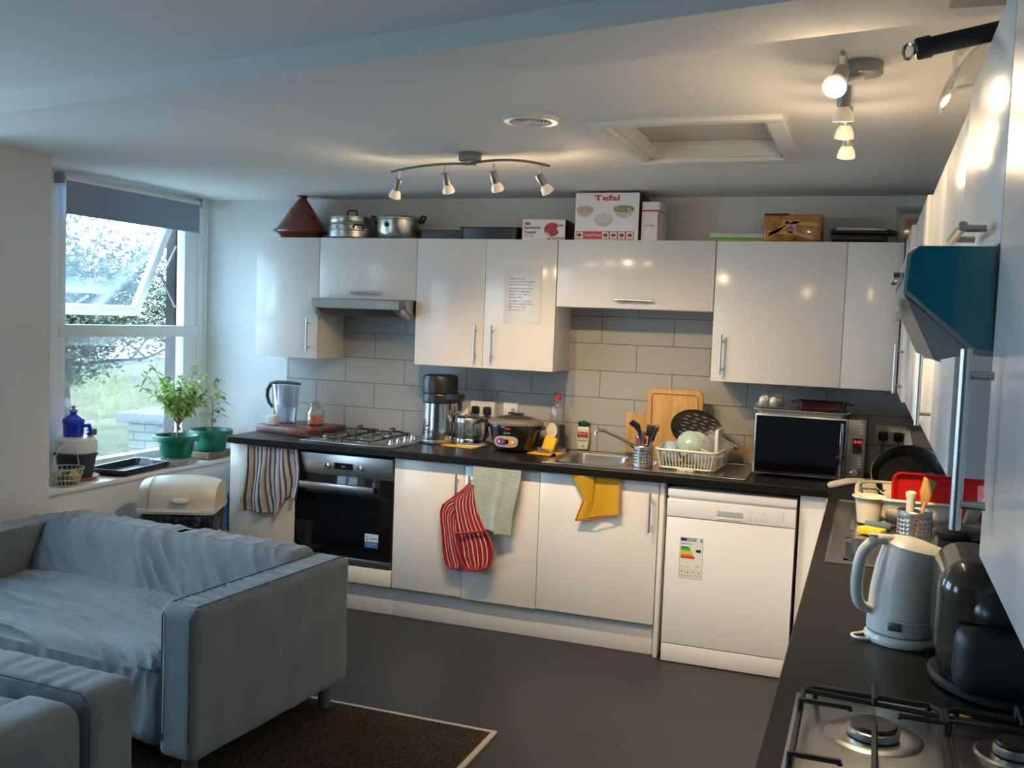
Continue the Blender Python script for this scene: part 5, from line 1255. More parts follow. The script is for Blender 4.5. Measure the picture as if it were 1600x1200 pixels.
# rice cooker
rc = thing('rice_cooker', 'black oval rice cooker with a grey lid in the middle of the worktop', 'rice cooker', (1.585, -.225, W))
pr = [(0, .004), (.105, .004), (.118, .010), (.128, .05), (.146, .125), (.148, .142), (.146, .146)]
MB().lathe(pr, (0, 0, 0), 48, sx=1.0, sy=.88).build('cooker_body', mat('cooker_black', (.010, .010, .011), .18, coat=.3), rc, local=True)
MB().lathe([(.149, .142), (.155, .146), (.156, .158), (.150, .166), (.135, .172), (.11, .178)], (0, 0, 0), 48, sx=1.0, sy=.88).build('lid_rim', mat('lid_warm_grey', (.28, .25, .20), .3, metal=.4), rc, local=True)
MB().lathe([(.112, .177), (.09, .186), (.05, .193), (0, .196)], (0, 0, 0), 48, sx=1.0, sy=.88).build('lid_glass', mat('dark_lid_glass', (.06, .055, .05), .08), rc, local=True)
MB().box(-.045, .045, -.014, .014, .196, .207, .005).build('lid_handle', m_black, rc, local=True)
MB().box(.148, .166, -.03, .03, .120, .142, .006).build('side_handle', m_black, rc, local=True); MB().box(-.166, -.148, -.03, .03, .120, .142, .006).build('side_handle', m_black, rc, local=True)
s = MB(); s.M = Matrix.Translation((-.005, -.1185, .057)) @ Matrix.Rotation(R(-9), 4, 'X')
oc = [(.066*math.copysign(abs(math.cos(t))**.6, math.cos(t)), .030*math.copysign(abs(math.sin(t))**.7, math.sin(t))) for t in [2*PI*i/32 for i in range(32)]]
s.prism(oc, -.012, .004, 'xz').build('control_surround', m_grey, rc, local=True)
s = MB(); s.M = Matrix.Translation((-.005, -.1215, .057)) @ Matrix.Rotation(R(-9), 4, 'X')
s.prism([(x*.82+.022*0, z*.66) for x, z in oc if x > -.0], -.0125, -.006, 'xz').build('control_orange', mat('amber_panel', (.65, .22, .02), .25), rc, local=True)
s = MB(); s.M = Matrix.Translation((-.005, -.1215, .057)) @ Matrix.Rotation(R(-9), 4, 'X')
s.prism([(x*.82, z*.66) for x, z in oc if x < .0], -.0125, -.006, 'xz').build('control_purple', mat('purple_panel', (.20, .03, .12), .25), rc, local=True)
s = MB(); s.M = Matrix.Translation((-.005, -.1225, .057)) @ Matrix.Rotation(R(-9), 4, 'X')
s.box(-.016, .016, -.0135, -.008, -.012, .012, .002).build('lever_window', m_blackg, rc, local=True)
s = MB(); s.M = Matrix.Translation((-.005, -.1235, .057)) @ Matrix.Rotation(R(-9), 4, 'X')
for x in (-.038, .038): s.disc((x, -.0125, 0), .006, (1, 0, 0), (0, 0, 1), 14)
s.build('control_print', m_card, rc, local=True)
s = MB(); s.M = Matrix.Translation((0, -.128, .128)) @ Matrix.Rotation(R(-9), 4, 'X'); s.text('Tefal', (-.018, -.0035, -.004), (1, 0, 0), (0, 0, 1), .010, width=.036, bold=.03); s.build('brand_print', m_red, rc, local=True)
s = MB(); s.M = Matrix.Translation((0, -.122, .104)) @ Matrix.Rotation(R(-9), 4, 'X'); s.text('RiceXL', (-.020, -.0050, -.004), (1, 0, 0), (0, 0, 1), .009, width=.038, bold=.01); s.build('brand_print', m_inkgrey, rc, local=True)
# washing up bottle, brush, sponge
wbt = thing('drinks_bottle', 'empty clear squeezy bottle with a red cap behind the sponge', 'bottle', (1.792, -.115, W))
MB().lathe([(0, .002), (.036, .002), (.040, .010), (.040, .15), (.044, .175), (.045, .21), (.038, .245), (.022, .270), (.016, .280), (.016, .285)], (0, 0, 0), 28, sx=1, sy=.8).build('bottle_body', m_clear, wbt, local=True)
MB().lathe([(.017, .282), (.018, .284), (.017, .300), (.008, .304), (.006, .318), (0, .320)], (0, 0, 0), 20).build('bottle_cap', m_red, wbt, local=True)
MB().box(-.032, .004, -.006, .006, .314, .322, .003).build('cap_flip', m_red, wbt, local=True)
MB().lathe([(.042, .03), (.0425, .035), (.0425, .140), (.042, .145)], (0, 0, 0), 28, sx=1, sy=.82).build('bottle_label', m_slate, wbt, local=True)
dlq = thing('detergent_bottle', 'clear bottle with a pale oval label in front of the red-capped bottle', 'bottle', (1.785, -.175, W))
MB().soft(-.034, .034, -.018, .018, .002, .165, .016, .02, None, lambda p: (p.x*(1+.1*math.sin(p.z*22)), p.y, p.z)).build('bottle_body', m_clear, dlq, local=True)
MB().disc((0, -.0190, .120), .030, (1, 0, 0), (0, 0, 1), 24, ry=.042).build('oval_label', mat('label_ivory', (.72, .66, .55), .4), dlq, local=True)
s = MB(); s.text('Washing up', (-.022, -.0196, .112), (1, 0, 0), (0, 0, 1), .006, width=.044); s.text('liquid', (-.012, -.0196, .102), (1, 0, 0), (0, 0, 1), .006, width=.024); s.build('label_print', m_inkgrey, dlq, local=True)
sdish = thing('soap_dish', 'shallow clear dish holding the yellow sponge beside the sink', 'dish', (1.800, -.235, W+.004))
pan_tray(sdish, .085, .040, .022, m_clear, 'dish', .0015, .9, .004)
sp = thing('washing_sponge', 'yellow sponge leaning upright in the clear dish beside the sink', 'sponge', (1.775, -.235, W+.010), R(-8)); s = MB(); s.M = Matrix.Rotation(R(14), 4, 'Y') @ Matrix.Rotation(R(-14), 4, 'X')
s.box(-.034, .034, -.012, .012, .004, .084, .004).build('sponge', m_yelsp, sp, local=True)
def ycl(u, v):
    x = 1.690+.185*u; y = -.325+.17*v-.04*u; z = W+.003+.001*nz(u*5, v*5)
    if u > .78: z += .020*math.sin((u-.78)/.22*PI)*(1-v)
    return (x, y, z)
tag(solid(MB().sheet(ycl, 24, 12).build('dishcloth', m_yel), .0025), 'yellow cloth spread under the clear sponge dish', 'cloth')
# shampoo-like hand soap
hs = thing('hand_soap_bottle', 'white flat hand soap bottle with a dark green cap behind the sink', 'bottle', (1.918, -.030, W+.0055))
def hsS(p): k = 1-.20*abs(p.z-.075)/.075*(1 if p.z < .075 else .6); return (p.x*k, p.y, p.z)
MB().soft(-.038, .038, -.014, .014, 0, .135, .013, .012, None, hsS).build('bottle_body', mat('soap_ivory', (.72, .72, .60), .3), hs, local=True)
MB().lathe([(.028, .132), (.030, .134), (.033, .152), (.030, .158), (.012, .160), (.010, .164), (0, .164)], (0, 0, 0), 24, sx=1, sy=.5).build('bottle_cap', mat('dark_green_cap', (.0, .06, .035), .3), hs, local=True)
MB().box(-.030, .030, -.0152, -.0142, .084, .102).build('label_red', m_red, hs, local=True)
MB().box(-.030, .030, -.0152, -.0142, .070, .083).build('label_dark', mat('label_plum', (.10, .015, .02), .4), hs, local=True)
s = MB(); s.text('Palmolive', (-.025, -.0158, .089), (1, 0, 0), (0, 0, 1), .007, width=.050, bold=.01); s.text('Naturals', (-.020, -.0158, .073), (1, 0, 0), (0, 0, 1), .006, width=.040); s.build('label_print', m_card, hs, local=True)
s = MB(); s.quad((-.026, -.0150, .050), (1, 0, 0), (0, 0, 1), .052, .008); s.disc((.004, -.0150, .024), .009, (1, 0, 0), (0, 0, 1), 12, ry=.006); s.build('label_print', mat('pale_green_print', (.25, .42, .15), .4), hs, local=True)
# upright boards against the tiles
def upboard(name, lb, x0, x1, h, y, th, tilt, m, r_=.03, groove=False, notch=False, side='chopping board'):
    rt = thing(name, lb, side, ((x0+x1)/2, y, W+.0055)); hx = (x1-x0)/2; P = []
    for cx, cz, a in ((hx-r_, h-r_, 0), (-hx+r_, h-r_, 90), (-hx+.008, .008, 180), (hx-.008, .008, 270)):
        rr = r_ if a < 180 else .008
        for k in range(7): t = R(a+15*k); P.append((cx+rr*math.cos(t), cz+rr*math.sin(t)))
    if notch: P = [(-hx, 0), (hx, 0), (hx, h-.02), (hx*.2, h-.02), (-hx*.25, h-.012), (-hx*.5, h), (-hx+.008, h), (-hx, h-.008)]
    s = MB(); s.M = Matrix.Rotation(R(-tilt), 4, 'X'); s.prism(P, -th, 0, 'xz', .003); s.build('board', m, rt, local=True)
    if groove:
        s = MB(); s.M = Matrix.Rotation(R(-tilt), 4, 'X'); i_ = .026; Q = []
        for cx, cz, a in ((hx-i_-.016, h-i_-.016, 0), (-hx+i_+.016, h-i_-.016, 90), (-hx+i_+.008, i_+.008, 180), (hx-i_-.008, i_+.008, 270)):
            for k in range(5): t = R(a+22.5*k); Q.append((cx+.016*math.cos(t), -th-.0004, cz+.016*math.sin(t)))
        s.tube(Q, .0028, 5, closed=True); s.build('juice_groove', mat('groove_brown', (.30, .14, .035), .6), rt, local=True)
    return rt
upboard('chopping_board', 'large rounded wooden board with a groove standing against the tiles', 2.292, 2.585, .378, -.082, .020, 6*-1, m_wood1, .03, True)
upboard('chopping_board', 'smaller notched wooden board standing left of the large rounded one', 2.165, 2.330, .235, -.034, .016, -4, m_wood1, .01, False, True)
# perforated steel caddies
def caddy(lb, c, r_, h, pat=True):
    rt = thing('cutlery_caddy', lb, 'utensil holder', c); n = 44; rows = 14
    s = MB(); g = []
    for j in range(rows+1): g.append(s._v([(r_*math.cos(2*PI*i/n), r_*math.sin(2*PI*i/n), .002+(h-.002)*j/rows) for i in range(n)]))
    for j in range(rows):
        for i in range(n):
            hole = 2 <= j <= rows-3 and j % 2 == 0 and i % 2 == 1 and (i % 11) < 8
            if not hole: s._f([g[j][i], g[j][(i+1) % n], g[j+1][(i+1) % n], g[j+1][i]])
    s._f(g[0][::-1]); b_ = s.build('perforated_cup', m_steeld, rt, local=True); solid(b_, .0012, 0)
    MB().tube([(r_*math.cos(2*PI*i/36), r_*math.sin(2*PI*i/36), h) for i in range(36)], .0025, 6, closed=True).build('rolled_rim', m_steel, rt, local=True)
    return rt
CX, CY = 2.352, -.455
caddy('perforated steel utensil holder standing beside the mixer tap', (CX, CY, W+.0045), .050, .105)
def utensil(name, lb, cat, c, d, parts, rz=0):
    rt = thing(name, lb, cat, c); d = Vector(d).normalized(); q = Vector((0, 0, 1)).rotation_difference(d).to_matrix().to_4x4() @ Matrix.Rotation(rz, 4, 'Z')
    for nm, fn, m in parts:
        s = MB(); s.M = q; fn(s); s.build(nm, m, rt, local=True)
    return rt
m_purple = mat('purple_handle', (.22, .03, .10), .4)
utensil('slotted_spoon', 'black plastic spoon head with a purple handle in the left steel holder', 'utensil', (CX-.012, CY-.015, W+.012), (-.05, .0, 1), [
    ('handle', lambda s: s.tube([(0, 0, 0), (0, 0, .14)], .009, 8, flat=.7), m_purple),
    ('spoon_head', lambda s: s.tube([(0, 0, .135), (0, 0, .165), (-.012, 0, .195), (-.035, 0, .212), (-.05, 0, .205)], [.008, .014, .024, .022, .008], 10, flat=.5), m_black)])
utensil('spatula', 'black plastic turner standing in the left steel holder', 'utensil', (CX+.010, CY+.005, W+.012), (.10, .1, 1), [
    ('handle', lambda s: s.tube([(0, 0, 0), (0, 0, .15)], .006, 8), m_black), ('blade', lambda s: s.box(-.022, .022, -.002, .002, .145, .205, .002), m_black)])
utensil('wooden_spoon', 'wooden spoon with a slim handle standing in the left steel holder', 'utensil', (CX+.015, CY+.020, W+.012), (.18, .1, 1), [
    ('handle', lambda s: s.tube([(0, 0, 0), (0, 0, .16)], .005, 8), m_wood3), ('spoon_bowl', lambda s: s.lathe([(0, .155), (.012, .165), (.020, .185), (.018, .205), (0, .215)], n=16, sx=1, sy=.4), m_wood3)])
utensil('knife', 'steel knife leaning right out of the left steel holder', 'knife', (CX+.005, CY-.01, W+.012), (.30, .05, 1), [
    ('blade', lambda s: s.prism([(-.010, 0), (.010, 0), (.010, .12), (-.006, .14)], -.001, .001, 'xz'), m_steel), ('handle', lambda s: s.box(-.009, .009, -.006, .006, .13, .205, .004), m_black)])
utensil('fork', 'steel fork standing in the left steel holder', 'fork', (CX-.015, CY+.015, W+.012), (.06, -.05, 1), [
    ('handle', lambda s: s.tube([(0, 0, 0), (0, 0, .12)], .004, 8, flat=.4), m_steel), ('tines', lambda s: [s.box(-.009+k*.005, -.006+k*.005, -.001, .001, .118, .168) for k in range(4)], m_steel)])
# dish rack 1
def rack(lb, c, hx, hy, h, m, rz=0, slots=True, name='dish_rack'):
    rt = thing(name, lb, 'dish rack', c, rz); s = MB(); f = .90
    def rr(a, b_, z, r_=.03, n=5):
        P = []
        for cx, cy, t0 in ((a-r_, b_-r_, 0), (-a+r_, b_-r_, 90), (-a+r_, -b_+r_, 180), (a-r_, -b_+r_, 270)):
            for k in range(n+1): t = R(t0+90*k/n); P.append((cx+r_*math.cos(t), cy+r_*math.sin(t), z))
        return P
    s.tube(rr(hx, hy, h), .0075, 8, closed=True, flat=.8); s.build('rim', m, rt, local=True)
    s = MB(); s.tube(rr(hx*f, hy*f, .010), .005, 6, closed=True); n = int(hx*2/.018)
    for i in range(n+1):
        x = -hx+.015+(2*hx-.03)*i/n
        for sg in (-1, 1): s.tube([(x, sg*(hy-.003), h-.004), (x*f, sg*hy*f, .010)], .0028, 5)
    n = int(hy*2/.018)
    for i in range(n+1):
        y = -hy+.015+(2*hy-.03)*i/n
        for sg in (-1, 1): s.tube([(sg*(hx-.003), y, h-.004), (sg*hx*f, y*f, .010)], .0028, 5)
    s.build('rack_slats', m, rt, local=True)
    s = MB(); n = int(hx*2/.03)
    for i in range(n+1): x = (-hx+.02+(2*hx-.04)*i/n)*f; s.box(x-.002, x+.002, -hy*f, hy*f, .006, .011)
    s.box(-hx*f, hx*f, -.004, .004, .004, .010)
    for x in (-hx*f+.02, hx*f-.02):
        for y in (-hy*f+.02, hy*f-.02): s.cyl((x, y, 0), .008, .008, 8)
    s.build('rack_floor', m, rt, local=True); return rt
r1 = rack('cream plastic dish rack full of washing up beside the tiled wall', (2.583, -.335, W+.0062), .152, .170, .098, m_cream, R(-4))
MB().prism([(-.05, .012), (.05, .012), (.035, -.004), (-.035, -.004)], -.158, -.150, 'xz', .001).build('front_tab', m_cream, r1, local=True)
MB().box(.108, .126, -.02, .10, .02, .20, .006).build('end_divider', m_offw, r1, local=True)
# things in rack 1
sk = thing('splatter_screen', 'large round black slotted pan insert leaning at the back of the dish rack', 'pan', (2.572, -.205, W+.180))
qn = Vector((.26, -.90, .42)).normalized(); q4 = Vector((0, 0, 1)).rotation_difference(qn).to_matrix().to_4x4()
s = MB(); s.M = q4 @ Matrix.Scale(1.28, 4, (1, 0, 0)); N = 36
s.lathe([(0, 0), (.098, 0), (.104, .004), (.107, .012), (.104, .012), (.098, .007), (0, .006)], (0, 0, 0), 44); s.build('slotted_disc', m_black, sk, local=True)
s = MB(); s.M = q4
for j in range(9):
    for i in range(4):
        y = -.076+j*.019; x = -.085+i*.046+(.012 if j % 2 else 0)
        if (x/1.3)**2+y*y < .0075: s._f(s._v([(x, y, .0072), (x+.024, y, .0072), (x+.024, y+.0035, .0072), (x, y+.0035, .0072)]))
s.build('slots', mat('slot_light', (.36, .32, .26), .4), sk, local=True)
MB().prism([(-.02, 0), (.02, 0), (.012, .12), (-.012, .12)], 0, .008, 'xz').build('long_handle', m_wood3, thing('wooden_spatula', 'olive wood spatula sticking out behind the right end of the dish rack', 'utensil', (2.742, -.13, W+.055)), local=True)
ws = bpy.data.objects['wooden_spatula']; ws.rotation_euler = (0, R(68), 0)
def bowl(name, lb, c, r_, h, m, nrm, cat='bowl', thick=.003, foot=.4):
    rt = thing(name, lb, cat, c); s = MB(); s.M = Vector((0, 0, 1)).rotation_difference(Vector(nrm).normalized()).to_matrix().to_4x4()
    o_ = [(0, 0), (r_*foot, 0), (r_*foot, .004), (r_*.75, h*.35), (r_*.95, h*.75), (r_, h)]
    i_ = [(r_-thick, h), (r_*.95-thick, h*.75), (r_*.72-thick, h*.35+thick), (r_*foot*.8, .006), (0, .006)]
    s.lathe(o_+i_, (0, 0, 0), 36); s.build('bowl', m, rt, local=True); return rt
m_mint = mat('mint_glaze', (.42, .58, .50), .15, coat=.4); m_porc = mat('porcelain', (.70, .70, .68), .12, coat=.4)
bowl('bowl', 'pale mint bowl lying on its side in the dish rack', (2.535, -.355, W+.098), .085, .060, m_mint, (.35, .75, .05))
bowl('bowl', 'second pale bowl tucked behind the mint bowl in the dish rack', (2.570, -.28, W+.095), .078, .05, mat('pale_green_glaze', (.55, .66, .56), .15, coat=.4), (.2, .9, .1))
mg = thing('mug', 'pale blue patterned mug at the left end of the dish rack', 'mug', (2.478, -.405, W+.060))
s = MB(); s.M = Vector((0, 0, 1)).rotation_difference(Vector((-.2, .8, .35)).normalized()).to_matrix().to_4x4()
s.lathe([(0, 0), (.036, 0), (.040, .006), (.041, .085), (.037, .085), (.036, .008), (0, .006)], (0, 0, 0), 32); s.build('mug_body', m_ltb := mat('light_blue_glaze', (.45, .62, .68), .2, coat=.3, var=((.10, .25, .45), 40, .60, .66)), mg, local=True)
MB().tube([(-.03, .02, .02), (-.065, .025, .015), (-.07, .04, .035), (-.045, .045, .055)], .006, 8).build('handle', m_ltb, mg, local=True)
def cont(name, lb, c, sx, sy, sz, rot, m=None):
    rt = thing(name, lb, 'container', c); rt.rotation_euler = rot
    s = MB(); s.soft(-sx, sx, -sy, sy, 0, sz, .018, .02, None, lambda p: (p.x*(.82+.18*p.z/sz), p.y*(.82+.18*p.z/sz), p.z))
    s.build('tub', m or m_milky, rt, local=True)
    MB().tube([(-sx, -sy, sz), (sx, -sy, sz), (sx, sy, sz), (-sx, sy, sz)], .004, 6, closed=True).build('rim', m or m_milky, rt, local=True); return rt
cont('plastic_container', 'large clear plastic container propped on its side in the dish rack', (2.655, -.29, W+.050), .075, .085, .11, (R(-12), R(28), R(15)))
cont('plastic_container', 'low clear plastic tub at the right end of the dish rack', (2.655, -.43, W+.022), .065, .05, .07, (0, R(14), R(-12)))
# microwave
mw = thing('microwave', 'steel microwave with mirrored black door standing in the corner', 'microwave', (3.135, -.22, W))
X0, X1, Yf, Z0, Z1 = 2.884, 3.396, -.400, W+.014, 1.214
MB().box(X0, X1, Yf+.022, -.03, Z0, Z1, .004).build('housing', m_mwb := mat('microwave_shell', (.34, .33, .32), .35, metal=.7), mw)
dr = MB().box(X0, 3.312, Yf, Yf+.021, Z0, Z1, .004).build('door', m_steel, mw)
MB().box(X0+.007, 3.305, Yf-.0015, Yf, Z0+.007, Z1-.008).build('door_glass', m_mg := mat('mirror_black_glass', (.16, .17, .18), .03, metal=1), dr)
s = MB(); s.box(3.281, 3.295, Yf-.034, Yf-.024, Z0+.006, Z1-.020, .003)
for z in (Z0+.03, Z1-.05): s.box(3.283, 3.293, Yf-.024, Yf, z, z+.012)
s.build('door_handle', m_chrome, dr)
cp = MB().box(3.315, X1, Yf, Yf+.021, Z0, Z1, .004).build('control_panel', mat('bronze_panel', (.30, .27, .23), .35, metal=.7), mw)
MB().box(3.338, 3.381, Yf-.0012, Yf, 1.052, 1.126).build('display', m_blackg, cp)
s = MB(); s.text('2:41', (3.342, Yf-.0020, 1.104), (1, 0, 0), (0, 0, 1), .013, width=.034, bold=.01); s.build('clock_digits', mat('red_led', (.8, .02, .05), .5, emis=((1, .02, .08), 2.2)), cp)
s = MB()
for j in range(4): s.quad((3.366, Yf-.0008, 1.150+j*.014), (1, 0, 0), (0, 0, 1), .018, .003)
for j in range(5): s.quad((3.362, Yf-.0008, .990+j*.011), (1, 0, 0), (0, 0, 1), .020, .0022)
s.build('panel_print', m_card, cp)
MB().cyl((3.352, Yf, .962), .018, .016, 28, (0, -1, 0), b=.003).build('dial', m_chrome, cp)
s = MB(); [s.cyl((x, y, W+.0005), .014, .014, 12) for x in (X0+.04, X1-.04) for y in (-.36, -.07)]; s.build('feet', m_black, mw)
tr = thing('oven_tray', 'pale flat tray lying on top of the microwave', 'tray', (3.095, -.25, Z1+.0005)); pan_tray(tr, .225, .165, .022, mat('pale_tray', (.50, .49, .46), .35, metal=.3), 'tray', .003, .88)
eb = thing('egg_box', 'clear plastic egg box with white eggs on the microwave tray', 'egg box', (2.945, -.275, Z1+.026), R(-8))
s = MB(); s.soft(-.055, .055, -.10, .10, 0, .028, .010, .02)
s.build('egg_tray', m_film, eb, local=True)
s = MB()
for i in range(2):
    for j in range(3): s.lathe([(0, .0), (.018, .006), (.022, .022), (.016, .040), (0, .048)], (-.027+i*.052, -.062+j*.058, .004), 16)
s.build('egg_cups', m_milky, eb, local=True)
s = MB(); s.M = Matrix.Translation((-.01, .06, .035)) @ Matrix.Rotation(R(58), 4, 'X'); s.soft(-.055, .055, -.0, .10, -.002, .020, .006, .02)
for i in range(2):
    for j in range(3): s.lathe([(.018, .02), (.014, .028), (0, .030)], (-.027+i*.052, .018+j*.032, 0), 12)
s.build('open_lid', m_film, eb, local=True)
for i, (x, y) in enumerate(((-.027, -.062), (.025, -.062), (-.027, -.004))):
    e = MB().lathe([(0, .0), (.014, .004), (.0205, .018), (.017, .036), (.008, .045), (0, .047)], (0, 0, 0), 18).build('egg', mat('egg_white', (.74, .70, .62), .4)) if i == 0 else e0.copy()
    if i == 0: e0 = e
    else: COL.objects.link(e)
    p_ = Matrix.Translation(eb.location) @ Matrix.Rotation(R(-8), 4, 'Z') @ Vector((x, y, .009)); e.location = p_
    tag(e, ('egg at the front left of the clear egg box', 'egg at the front right of the clear egg box', 'egg behind the front row in the clear egg box')[i], 'egg')
dk = thing('roasting_dish', 'dark brown oval roasting dish with grips on the microwave tray', 'dish', (3.185, -.24, Z1+.0055)); pan_tray(dk, .125, .085, .058, mat('dark_brown_enamel', (.035, .012, .008), .2, coat=.4), 'dish', .003, .86, .010)
MB().box(-.150, -.120, -.03, .03, .048, .056, .003).build('side_grip', m_black, dk, local=True); MB().box(.120, .150, -.03, .03, .048, .056, .003).build('side_grip', m_black, dk, local=True)

# ================================================================ CORNER PILE AND SECOND RACK
def pan(name, lb, c, r_, h, nrm, m, m2, hdir, hl, hm, cat='frying pan'):
    rt = thing(name, lb, cat, c); q = Vector((0, 0, 1)).rotation_difference(Vector(nrm).normalized()).to_matrix().to_4x4(); s = MB(); s.M = q
    s.lathe([(0, 0), (r_*.78, 0), (r_*.84, .004), (r_*.97, h), (r_, h+.002), (r_*.985, h+.004)], (0, 0, 0), 44); s.build('pan_outside', m2, rt, local=True)
    s = MB(); s.M = q; s.lathe([(r_*.985, h+.004), (r_*.955, h), (r_*.82, .008), (0, .006)], (0, 0, 0), 44); s.build('pan_inside', m, rt, local=True)
    s = MB(); s.M = q @ Matrix.Rotation(hdir, 4, 'Z')
    s.tube([(r_*.94, 0, h-.012), (r_+.03, 0, h+.004)], .009, 8); s.build('handle_socket', m_gold, rt, local=True)
    s = MB(); s.M = q @ Matrix.Rotation(hdir, 4, 'Z')
    s.tube([(r_+.022, 0, h), (r_+.06, 0, h+.012), (r_+hl*.6, 0, h+.022), (r_+hl, 0, h+.020), (r_+hl+.012, 0, h+.018)], [.010, .014, .016, .016, .009], 10, flat=.6); s.build('handle', hm, rt, local=True)
    return rt
m_gold = mat('champagne_metal', (.55, .42, .22), .3, metal=.8); m_beige = mat('beige_handle', (.46, .41, .33), .38)
m_ns = mat('nonstick_inside', (.008, .008, .009), .28)
pan('frying_pan', 'large frying pan with a beige handle resting upright in the corner pile', (3.575, -.80, W+.100), .148, .045, (-.10, -.72, .70), m_ns, m_gold, R(194), .17, m_beige)
pan('saucepan', 'smaller dark pan lying inside the pile in front of the large frying pan', (3.610, -.985, W+.060), .100, .05, (-.05, -.55, .83), m_ns, mat('bronze_pan', (.10, .075, .045), .3, metal=.6), R(10), .14, m_black, 'saucepan')
pl = thing('saucepan_lid', 'pale grey plastic bowl standing on edge behind the large frying pan', 'bowl', (3.580, -.28, W+.001)); s = MB(); s.M = Matrix.Translation((0, 0, .13)) @ Matrix.Rotation(R(78), 4, 'Y')
s.lathe([(0, 0), (.08, 0), (.12, .02), (.13, .035), (.126, .036), (.115, .022), (.078, .006), (0, .005)], (0, 0, 0), 36); s.build('plastic_bowl', mat('pale_grey_plastic', (.45, .44, .41), .35), pl, local=True)
pl.name = 'plastic_bowl_upright'
r2 = thing('dish_rack', 'cream moulded dish rack holding red dish and pans beyond the kettle', 'dish rack', (3.60, -1.22, W+.0062), R(0))
m_crm = mat('ivory_rack', (.74, .66, .48), .35)
s = MB(); hx, hy, hz = .225, .235, .098
def oval(a, b_, z, n=40, e=.45): return [(a*math.copysign(abs(math.cos(t))**e, math.cos(t)), b_*math.copysign(abs(math.sin(t))**e, math.sin(t)), z) for t in [2*PI*i/n for i in range(n)]]
s.tube(oval(hx, hy, hz), .009, 8, closed=True, flat=.7); s.build('rim', m_crm, r2, local=True)
s = MB(); A = s._v(oval(hx-.004, hy-.004, hz-.002)); B = s._v(oval(hx*.86, hy*.86, .006))
for i in range(40):
    if i % 5 != 2: s._f([A[i], A[(i+1) % 40], B[(i+1) % 40], B[i]])
solid(s.build('basket_wall', m_crm, r2, local=True), .003)
s = MB(); n = 14
for i in range(n): y = -hy*.8+2*hy*.8*i/(n-1); s.box(-hx*.86, hx*.86, y-.003, y+.003, .003, .009)
s.box(-.005, .005, -hy*.86, hy*.86, .003, .009); s.build('rack_floor', m_crm, r2, local=True)
s = MB(); s.lathe([(0, .004), (.040, .004), (.050, .088), (.060, .096), (.063, .100), (.060, .103), (.050, .098), (.044, .088), (.036, .010), (0, .010)], (-.178, -.195, 0), 28); s.build('cup_holder', m_crm, r2, local=True)
rd = thing('red_dish', 'bright red plastic tray standing on edge in the ivory dish rack', 'tray', (3.665, -1.22, W+.020)); s = MB(); s.M = Matrix.Rotation(R(-12), 4, 'X') @ Matrix.Rotation(R(90), 4, 'X') @ Matrix.Translation((0, .075, 0))
pt_ = MB(); pt_.bm.free(); tmp = thing('red_dish_tmp', 'x', 'x')
o = pan_tray(tmp, .165, .078, .030, mat('glossy_red', (.62, .012, .010), .14, coat=.5), 'tray_body', .003, .85, .008)
o.parent = rd; o.matrix_local = Matrix.Translation((0, 0, .082)) @ Matrix.Rotation(R(76), 4, 'X'); bpy.data.objects.remove(tmp)
bowl('bowl', 'dark red bowl in the ivory dish rack behind the steel holder', (3.56, -1.33, W+.018), .060, .045, mat('dark_red_glaze', (.20, .02, .015), .15, coat=.5), (0, -.4, 1))
utensil('whisk', 'thin steel fork lying across the left end of the ivory rack', 'utensil', (3.48, -1.20, W+.102), (-.6, -.7, .12), [('handle', lambda s: s.tube([(0, 0, 0), (0, 0, .10)], .003, 6), m_steel), ('tines', lambda s: [s.box(-.008+k*.005, -.006+k*.005, -.001, .001, .10, .14) for k in range(3)], m_steel)])
CX2, CY2 = 3.570, -1.660
c2 = caddy('perforated steel utensil holder in front of the ivory dish rack', (CX2, CY2, W+.0055), .056, .104)
utensil('wooden_turner', 'wooden turner leaning right in the steel holder by the ivory rack', 'utensil', (CX2+.008, CY2, W+.014), (.16, .02, 1), [
    ('handle', lambda s: s.tube([(0, 0, 0), (0, 0, .13)], [.005, .007], 8, flat=.7), m_wood1), ('blade', lambda s: s.prism([(-.010, .12), (.010, .12), (.024, .205), (-.020, .215), (-.022, .16)], -.003, .003, 'xz', .001), m_wood1)])
utensil('rolling_handle', 'thick cream handle standing in the steel holder by the ivory rack', 'utensil', (CX2-.016, CY2-.01, W+.014), (.0, .0, 1), [
    ('handle', lambda s: s.lathe([(0, 0), (.014, 0), (.014, .135), (.018, .15), (.018, .158), (.010, .164), (0, .165)], n=20), m_cream)])
bpy.data.objects['rolling_handle'].name = 'kitchen_utensil'
tag(MB().box(-.045, .045, -.025, .025, 0, .020, .006).build('scouring_pad', mat('blue_grey_sponge', (.10, .17, .22), .9)), 'blue-grey sponge on the edge of the near sink', 'sponge').location = (3.455, -1.50, W+.0068)
o = MB().soft(-.045, .045, -.028, .028, 0, .026, .008, .012, None, lambda p: (p.x, p.y*(1-.35*(p.x+.045)/.09*0), p.z)).build('washing_sponge', m_yelsp); o.location = (3.435, -1.635, W+.0062); o.rotation_euler = (0, 0, R(-25)); tag(o, 'yellow sponge on the rim of the near sink beside the kettle', 'sponge')
# canister
cn = thing('canister', 'glossy black lidded canister between the steel holder and the black air fryer', 'canister', (3.668, -2.235, W))
MB().lathe([(0, 0), (.062, 0), (.066, .006), (.070, .07), (.066, .135), (.060, .142), (0, .142)], (0, 0, 0), 40).build('canister_body', m_cb := mat('black_ceramic', (.010, .011, .014), .08, coat=.6), cn, local=True)
MB().lathe([(.060, .140), (.072, .144), (.074, .156), (.068, .168), (.05, .172), (0, .172)], (0, 0, 0), 40).build('lid', m_cb, cn, local=True)
